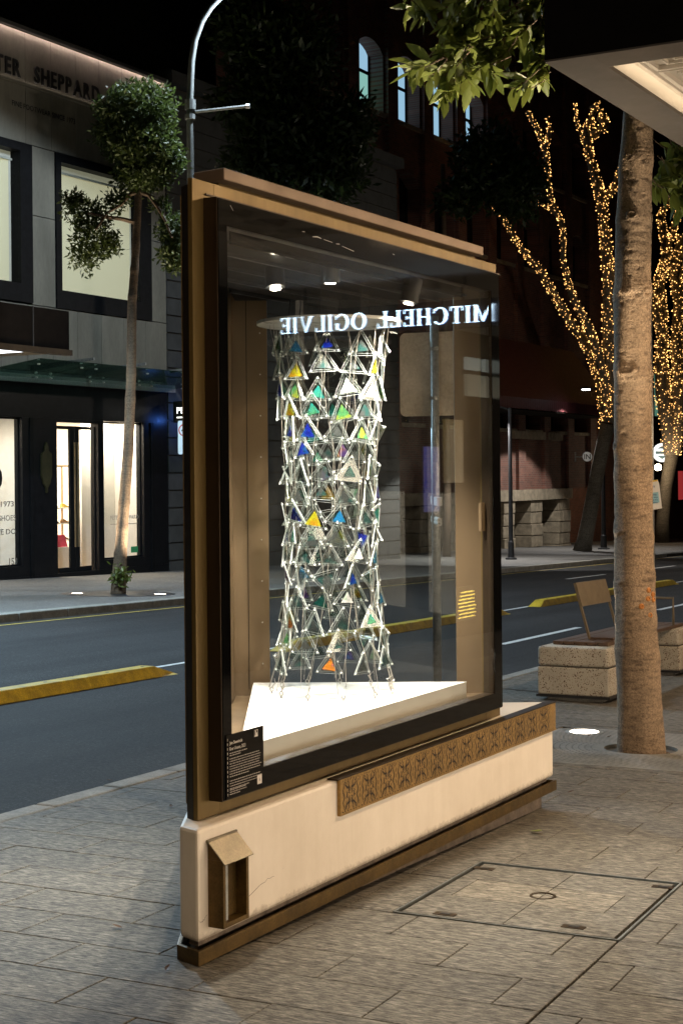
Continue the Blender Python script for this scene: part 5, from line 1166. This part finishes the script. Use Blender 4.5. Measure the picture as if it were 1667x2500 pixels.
lamp_post(1247, 1366, 5.2, .075, 'black lamp post with a lit arm beside the stone foundation', True)
lamp_post(1473, 1341, 7.1, .10, 'thick black lamp post between the fairy light trees', True)
# street lamp with curved neck
pb = np.array(at(475, 1437, 31.)); pb[2] = gz(pb[0], pb[1]); sl = thing('street_lamp', pb, 'tall galvanised street lamp with curved neck behind the display case', 'street lamp')
pts = [pb] + [at(x, y, 31.) for x, y in ((466, 446), (464, 250), (468, 150), (476, 100), (493, 52), (515, 18), (540, -8), (575, -35), (640, -62))]
MB().tube(pts, [.085, .075, .07, .066, .064, .062, .06, .058, .055, .05], 14).build('pole', M['lamp_steel'], sl, smooth=True)
hd = pts[-1]; MB().box(hd[0] - .1, hd[0] + .6, 30.85, 31.15, hd[2] - .05, hd[2] + .07).build('lamp_head', M['steel'], sl, bevel=.03)
MB().box(hd[0], hd[0] + .5, 30.9, 31.1, hd[2] - .062, hd[2] - .051).build('lamp', em('street_lamp_lens', (.85, .93, 1.), 20.), sl)
light('street_lamp_light', 'SPOT', hd + (.25, 0, -.1), 4200, (.74, .87, 1.), sl, hd + (.0, -2, -9), spot_size=math.radians(176), spot_blend=.15, shadow_soft_size=.18)
ar = [at(477, 273, 31.), at(605, 259, 31.)]; MB().tube(ar, .032, 8).build('bracket_arm', M['lamp_steel'], sl); MB().lathe([(.05, -.04), (.05, .04)], ar[1], 8, (1, 0, 0)).build('arm_cap', M['steel'], sl)
for y in (250, 262, 286): MB().lathe([(.085, -.05), (.11, -.05), (.11, .05), (.085, .05)], at(465, y, 31.), 12).build('clamp', M['lamp_steel'], sl)
# near-side street lamp overhead, behind the camera's left
pn2 = np.array(fst((4.2, 4.7, 0))); s2 = thing('street_lamp', pn2, 'tall galvanised street lamp standing at the near kerb', 'street lamp')
MB().tube([pn2, pn2 + (0, 0, 8.), pn2 + (-.2, .5, 8.8), pn2 + (-.7, 1.4, 9.1)], [.09, .075, .07, .06], 14).build('pole', M['steel'], s2, smooth=True)
hd = pn2 + (-.9, 1.7, 9.1); MB().box(hd[0] - .3, hd[0] + .3, hd[1] - .3, hd[1] + .3, hd[2] - .05, hd[2] + .07).build('lamp_head', M['steel'], s2, bevel=.03)
MB().box(hd[0] - .2, hd[0] + .2, hd[1] - .2, hd[1] + .2, hd[2] - .062, hd[2] - .051).build('lamp', em('near_lamp_lens', (.88, .94, 1.), 20.), s2)
light('near_lamp_light', 'SPOT', hd - (0, 0, .1), 480, (1., .97, .90), s2, hd - (0, 0, 9), spot_size=math.radians(150), spot_blend=.4, shadow_soft_size=.18)

# unseen far-side street lamp, added to brighten the road
pn3 = np.array(fst((16., 15.9, 0))); s3 = thing('street_lamp', pn3, 'added fill street lamp, out of view on the far kerb up the street', 'street lamp')
MB().tube([pn3, pn3 + (0, 0, 6.6), pn3 + (.1, -.1, 7.1), pn3 + (.4, -.4, 7.3)], [.09, .075, .07, .06], 14).build('pole', M['lamp_steel'], s3, smooth=True)
hd = pn3 + (.6, -.6, 7.3); MB().box(hd[0] - .3, hd[0] + .3, hd[1] - .3, hd[1] + .3, hd[2] - .05, hd[2] + .07).build('lamp_head', M['steel'], s3, bevel=.03)
MB().box(hd[0] - .2, hd[0] + .2, hd[1] - .2, hd[1] + .2, hd[2] - .062, hd[2] - .051).build('lamp', em('fill_far_lens', (.75, .88, 1.), 20.), s3)
light('fill_far_light', 'SPOT', hd - (0, 0, .1), 8200, (.56, .81, 1.), s3, hd - (0, 0, 9), spot_size=math.radians(165), spot_blend=.3, shadow_soft_size=.18)

# unseen near-kerb street lamp, added to light the brick building
pn4 = np.array(fst((44., 4.8, 0))); s4 = thing('street_lamp', pn4, 'added fill street lamp, out of view at the near kerb far down the street', 'street lamp')
MB().tube([pn4, pn4 + (0, 0, 8.), pn4 + (-.3, .4, 8.9), pn4 + (-1.1, 1.2, 9.3)], [.09, .075, .07, .06], 14).build('pole', M['lamp_steel'], s4, smooth=True)
hd = pn4 + (-1.4, 1.5, 9.3); MB().box(hd[0] - .3, hd[0] + .3, hd[1] - .3, hd[1] + .3, hd[2] - .05, hd[2] + .07).build('lamp_head', M['steel'], s4, bevel=.03)
MB().box(hd[0] - .2, hd[0] + .2, hd[1] - .2, hd[1] + .2, hd[2] - .062, hd[2] - .051).build('lamp', em('fill_down_lens', (1., .9, .75), 20.), s4)
light('fill_down_light', 'SPOT', hd - (0, 0, .1), 1900, (1., .88, .74), s4, hd + (-6, 3, -9), spot_size=math.radians(170), spot_blend=.3, shadow_soft_size=.18)

# ================================================================== FAR TREES
def leaf_cloud(clusters, ntw, size, seed, nl=6):
    g = np.random.default_rng(seed); w = np.array([c[3] for c in clusters], float); w /= w.sum(); V, Fc = [], []
    for ci in g.choice(len(clusters), ntw, p=w):
        c, r, _, _ = clusters[ci]; d = g.normal(size=3); d /= np.linalg.norm(d); rad_ = g.random() ** .38; p = np.array(c) + d * np.array(r) * rad_ * (1 + .12 * math.sin(5 * d[0] + 7 * d[2]))
        out = nrm(d + np.array([0, 0, .15]) + g.normal(size=3) * .5)
        for k in range(nl):
            l = nrm(out * g.uniform(.1, .9) + g.normal(size=3) * .75); s_ = size * g.uniform(.7, 1.3); sd = nrm(np.cross(l, g.normal(size=3))); o = len(V)
            q = p + g.normal(size=3) * size * .5
            V += [q, q + l * s_ * .5 + sd * s_ * .17, q + l * s_, q + l * s_ * .5 - sd * s_ * .17]; Fc.append((o, o + 1, o + 2, o + 3))
    b = MB(); b.v = [tuple(v) for v in V]; b.f = Fc; return b
def px_cl(px, py, Y, rx, ry, rz=None, w=1.): k = Y / F; return (at(px, py, Y), (rx * k, (rz or rx) * k, ry * k), None, w)
YL = 29.8; lt_base = at(289, 1450, YL)
lt = thing('street_tree', lt_base, 'slender street tree with clipped round crown in front of the shoe shop', 'tree')
tp = [(289, 1452), (295, 1350), (302, 1253), (314, 1093), (321, 914), (323, 736), (330, 643), (339, 464), (338, 380), (336, 300)]
tr_ = [19, 15.5, 13.5, 12.5, 11.8, 11, 10, 8.6, 6.5, 4]; P = []; Rr_ = []
for i in range(len(tp) - 1):
    for k in range(12):
        f_ = k / 12; x = tp[i][0] * (1 - f_) + tp[i + 1][0] * f_; y = tp[i][1] * (1 - f_) + tp[i + 1][1] * f_; r = tr_[i] * (1 - f_) + tr_[i + 1] * f_
        bump_ = 1 + .10 * math.exp(-(((y % 63) - 30) / 6.) ** 2) + random.uniform(-.02, .02); P.append(at(x, y, YL)); Rr_.append(r * bump_ * YL / F)
MB().tube(P, Rr_, 16).build('trunk', M['bark_dark'], lt, smooth=True)
cr = thing('crown', at(336, 300, YL), None, None); cr.parent = lt; cr.location = np.array(WL[cr.name]) - np.array(WL[lt.name])
bl_ = MB()
for path in ([(338, 470), (318, 475), (296, 500), (262, 520), (235, 560)], [(337, 545), (300, 535), (262, 530), (215, 520)], [(340, 468), (365, 478), (385, 505), (405, 540), (420, 580)], [(338, 430), (320, 380), (290, 330)], [(338, 430), (365, 370), (390, 320)]):
    bl_.tube([at(x, y, YL - .1 * i) for i, (x, y) in enumerate(path)], [.05 - .008 * i for i in range(len(path))], 6)
bl_.build('limbs', M['bark_dark'], cr)
cl = [px_cl(336, 265, YL, 92, 60, 92, 3.2), px_cl(350, 360, YL, 92, 65, 90, 3.4), px_cl(290, 320, YL, 60, 55, 60, 1.4), px_cl(345, 430, YL, 70, 35, 60, 1.3), px_cl(405, 390, YL, 42, 45, 40, .9),
      px_cl(215, 520, YL, 58, 36, 45, .45), px_cl(235, 580, YL, 50, 45, 45, .5), px_cl(205, 625, YL, 34, 38, 32, .35), px_cl(180, 490, YL, 26, 18, 22, .25), px_cl(285, 490, YL, 40, 20, 30, .3), px_cl(420, 560, YL, 36, 35, 36, .55), px_cl(425, 625, YL, 36, 38, 36, .6), px_cl(395, 500, YL, 20, 16, 18, .1), px_cl(270, 600, YL, 22, 20, 20, .15)]
leaf_cloud(cl, 3100, .115, 5, 7).build('foliage', M['leaf_small'], cr, keep=True)['kind'] = 'stuff'
leaf_cloud([px_cl(295, 1405, YL - .2, 16, 18, 10)], 40, .12, 8).build('suckers', M['leaf'], lt, keep=True)['kind'] = 'stuff'
s_t = float(S @ lt_base[:2]); t_t = float(T @ lt_base[:2])
fg = MB(fst).prism([(s_t + 1.15 * math.cos(q) * .85, t_t + 1.15 * math.sin(q)) for q in np.linspace(0, 2 * math.pi, 28, endpoint=False)], .001, .006).build('tree_grate', M['steel_dark']); tag(fg, 'round dark tree grate at the foot of the clipped far tree', 'tree grate')
uplight(24.55, 17.70, 'glowing ground light nearer the shop door by the clipped tree', 1800, 'in-ground tree lights', .13, lt_base + (.0, .4, 7.), 16.)
uplight(25.10, 16.15, 'glowing ground light nearer the far kerb by the clipped tree', 1800, 'in-ground tree lights', .13, lt_base + (.2, 0, 7.), 16.)
def dark_tree(px, py_base, Y, cl, label, ntw, size, seed, mat='leaf_dark'):
    p = at(px, py_base, Y); p[2] = gz(p[0], p[1]); o = thing('street_tree', p, label, 'tree'); c = cl[0][0]
    MB().tube([p - (0, 0, .05), p + (.05, 0, 2.), p + (.0, 0, c[2] - p[2])], [.17, .14, .08], 10).build('trunk', M['bark_dark'], o, smooth=True)
    leaf_cloud(cl, ntw, size, seed, 7).build('crown', M[mat], o, keep=True)['kind'] = 'stuff'; return o
Yd = 40.; dark_tree(735, 1420, Yd, [px_cl(640, 240, Yd, 110, 130, 90, 2.), px_cl(740, 330, Yd, 130, 110, 100, 2.), px_cl(700, 130, Yd, 130, 110, 90, 1.6), px_cl(790, 420, Yd, 105, 70, 80, 1.4), px_cl(640, 400, Yd, 90, 70, 80, 1.2), px_cl(600, 80, Yd, 80, 80, 80, .8), px_cl(860, 300, Yd, 60, 60, 60, .5)], 'broad dark leafy tree behind the bronze roof of the display case', 2800, .26, 12)
Yd2 = 56.; dark_tree(1090, 1385, Yd2, [px_cl(1180, 400, Yd2, 80, 90, 90, 1.6), px_cl(1250, 460, Yd2, 80, 80, 90, 1.3), px_cl(1120, 480, Yd2, 50, 45, 50, .5)], 'dark tree in front of the brick warehouse windows', 900, .30, 13)

# trees wrapped in fairy lights
M['fairy'] = em('fairy_bulb', (1., .50, .14), 7., lamp=False)
t_ = M['fairy'].node_tree; g_ = nd(t_, 'ShaderNodeNewGeometry'); mr_ = nd(t_, 'ShaderNodeMath'); mr_.operation = 'POWER'; mr_.inputs[1].default_value = 2.5
t_.links.new(g_.outputs['Random Per Island'], mr_.inputs[0]); m2_ = nd(t_, 'ShaderNodeMath'); m2_.operation = 'MULTIPLY_ADD'; m2_.inputs[1].default_value = 6.5; m2_.inputs[2].default_value = 1.5
t_.links.new(mr_.outputs[0], m2_.inputs[0]); t_.links.new(m2_.outputs[0], t_.nodes['Principled BSDF'].inputs['Emission Strength'])
def fairy_tree(base_px, Y, trunk, branches, label, seed, dens, crown_cl=None):
    g = np.random.default_rng(seed); p = np.array(at(*base_px, Y)); o = thing('fairy_light_tree', p, label, 'tree', 'trees wrapped in fairy lights'); k = Y / F
    MB().tube([at(x * 1.06314, y * 1.06314, Y) for x, y, r in trunk], [r * k for x, y, r in trunk], 14).build('trunk', M['bark_pale'], o, smooth=True)
    lm = MB(); fl = MB(); oc = [(1, 0, 0), (-1, 0, 0), (0, 1, 0), (0, -1, 0), (0, 0, 1), (0, 0, -1)]; of = [(0, 2, 4), (2, 1, 4), (1, 3, 4), (3, 0, 4), (2, 0, 5), (1, 2, 5), (3, 1, 5), (0, 3, 5)]
    for br in branches:
        P = [np.array([x * 1.06314, y * 1.06314, r]) for x, y, r in br]; ys = Y + g.uniform(-.6, .6)
        lm.tube([at(q[0], q[1], ys) for q in P], [q[2] * k for q in P], 8)
        for i in range(len(P) - 1):
            L = math.hypot(*(P[i + 1] - P[i])[:2]); m = int(L * dens * (.4 + .6 * (P[i][2] / 12.)))
            for _ in range(m):
                f_ = g.random(); q = P[i] * (1 - f_) + P[i + 1] * f_; t = g.uniform(0, 2 * math.pi); r = q[2] * 1.12 + .8
                dirp = nrm((P[i + 1] - P[i])[:2]); pp = at(q[0] - dirp[1] * math.cos(t) * r, q[1] + dirp[0] * math.cos(t) * r, ys); pp[1] -= abs(math.sin(t)) * r * k * (1 if g.random() < .8 else -1)
                s_ = g.uniform(.75, 1.25) * 1.2 * k; fl.add([pp + np.array(c) * s_ for c in oc], of, ID)
    lm.build('limbs', M['bark_pale'], o, smooth=True); fl.build('fairy_lights', M['fairy'], o, keep=True)['kind'] = 'stuff'
    if crown_cl: leaf_cloud(crown_cl, 900, .32, seed, 6).build('crown', M['leaf_dark'], o, keep=True)['kind'] = 'stuff'
    return o
YF = 65.; fairy_tree((1422, 1345), YF, [(1336, 1268, 24), (1342, 1240, 19), (1352, 1190, 18), (1366, 1110, 17), (1380, 1040, 17), (1394, 975, 18)],
    [[(1393, 985, 19), (1392, 930, 20), (1385, 880, 17), (1362, 825, 13), (1335, 770, 12), (1300, 730, 11), (1280, 690, 10), (1262, 660, 10), (1240, 620, 9), (1190, 565, 8), (1150, 490, 6), (1122, 465, 4)],
     [(1393, 960, 12), (1390, 880, 11), (1368, 800, 11), (1345, 740, 10), (1318, 690, 9), (1305, 655, 8), (1290, 590, 6), (1292, 540, 7), (1285, 500, 7), (1262, 478, 6), (1215, 458, 5), (1165, 440, 4), (1140, 405, 4), (1118, 362, 4)],
     [(1398, 970, 16), (1404, 900, 18), (1400, 820, 17), (1396, 740, 15), (1398, 660, 15), (1392, 580, 14), (1388, 520, 13), (1375, 440, 12), (1350, 350, 11), (1345, 300, 10), (1375, 240, 9)],
     [(1285, 500, 5), (1262, 450, 5), (1258, 400, 6), (1252, 345, 7), (1235, 300, 6), (1210, 255, 5)], [(1252, 345, 6), (1262, 300, 6), (1255, 268, 4)], [(1380, 470, 10), (1410, 430, 9), (1425, 380, 6)], [(1345, 320, 9), (1390, 290, 12), (1362, 240, 14)], [(1392, 600, 12), (1430, 640, 9), (1425, 560, 9)], [(1350, 345, 6), (1325, 290, 5), (1318, 235, 4)]],
    'leaning pale tree wrapped in golden fairy lights beside the brick building', 31, .74)
fairy_tree((1616, 1325), 84., [(1518, 1250, 19), (1520, 1200, 16), (1528, 1120, 15), (1540, 1050, 17), (1542, 1035, 18)],
    [[(1540, 1045, 18), (1535, 980, 20), (1520, 900, 18), (1516, 820, 15), (1520, 740, 13), (1512, 660, 13), (1530, 580, 11), (1515, 500, 9), (1545, 440, 7)], [(1548, 1045, 16), (1555, 960, 17), (1558, 880, 16), (1552, 800, 15), (1560, 700, 16), (1550, 620, 15), (1568, 540, 13)],
     [(1550, 900, 16), (1578, 820, 16), (1585, 700, 16), (1590, 600, 14)], [(1518, 760, 12), (1500, 700, 12), (1505, 650, 10), (1525, 610, 9), (1555, 600, 14)], [(1510, 640, 9), (1535, 560, 8), (1560, 480, 8)]],
    'fairy light wrapped tree farther along beside the glowing round sign', 32, .80)
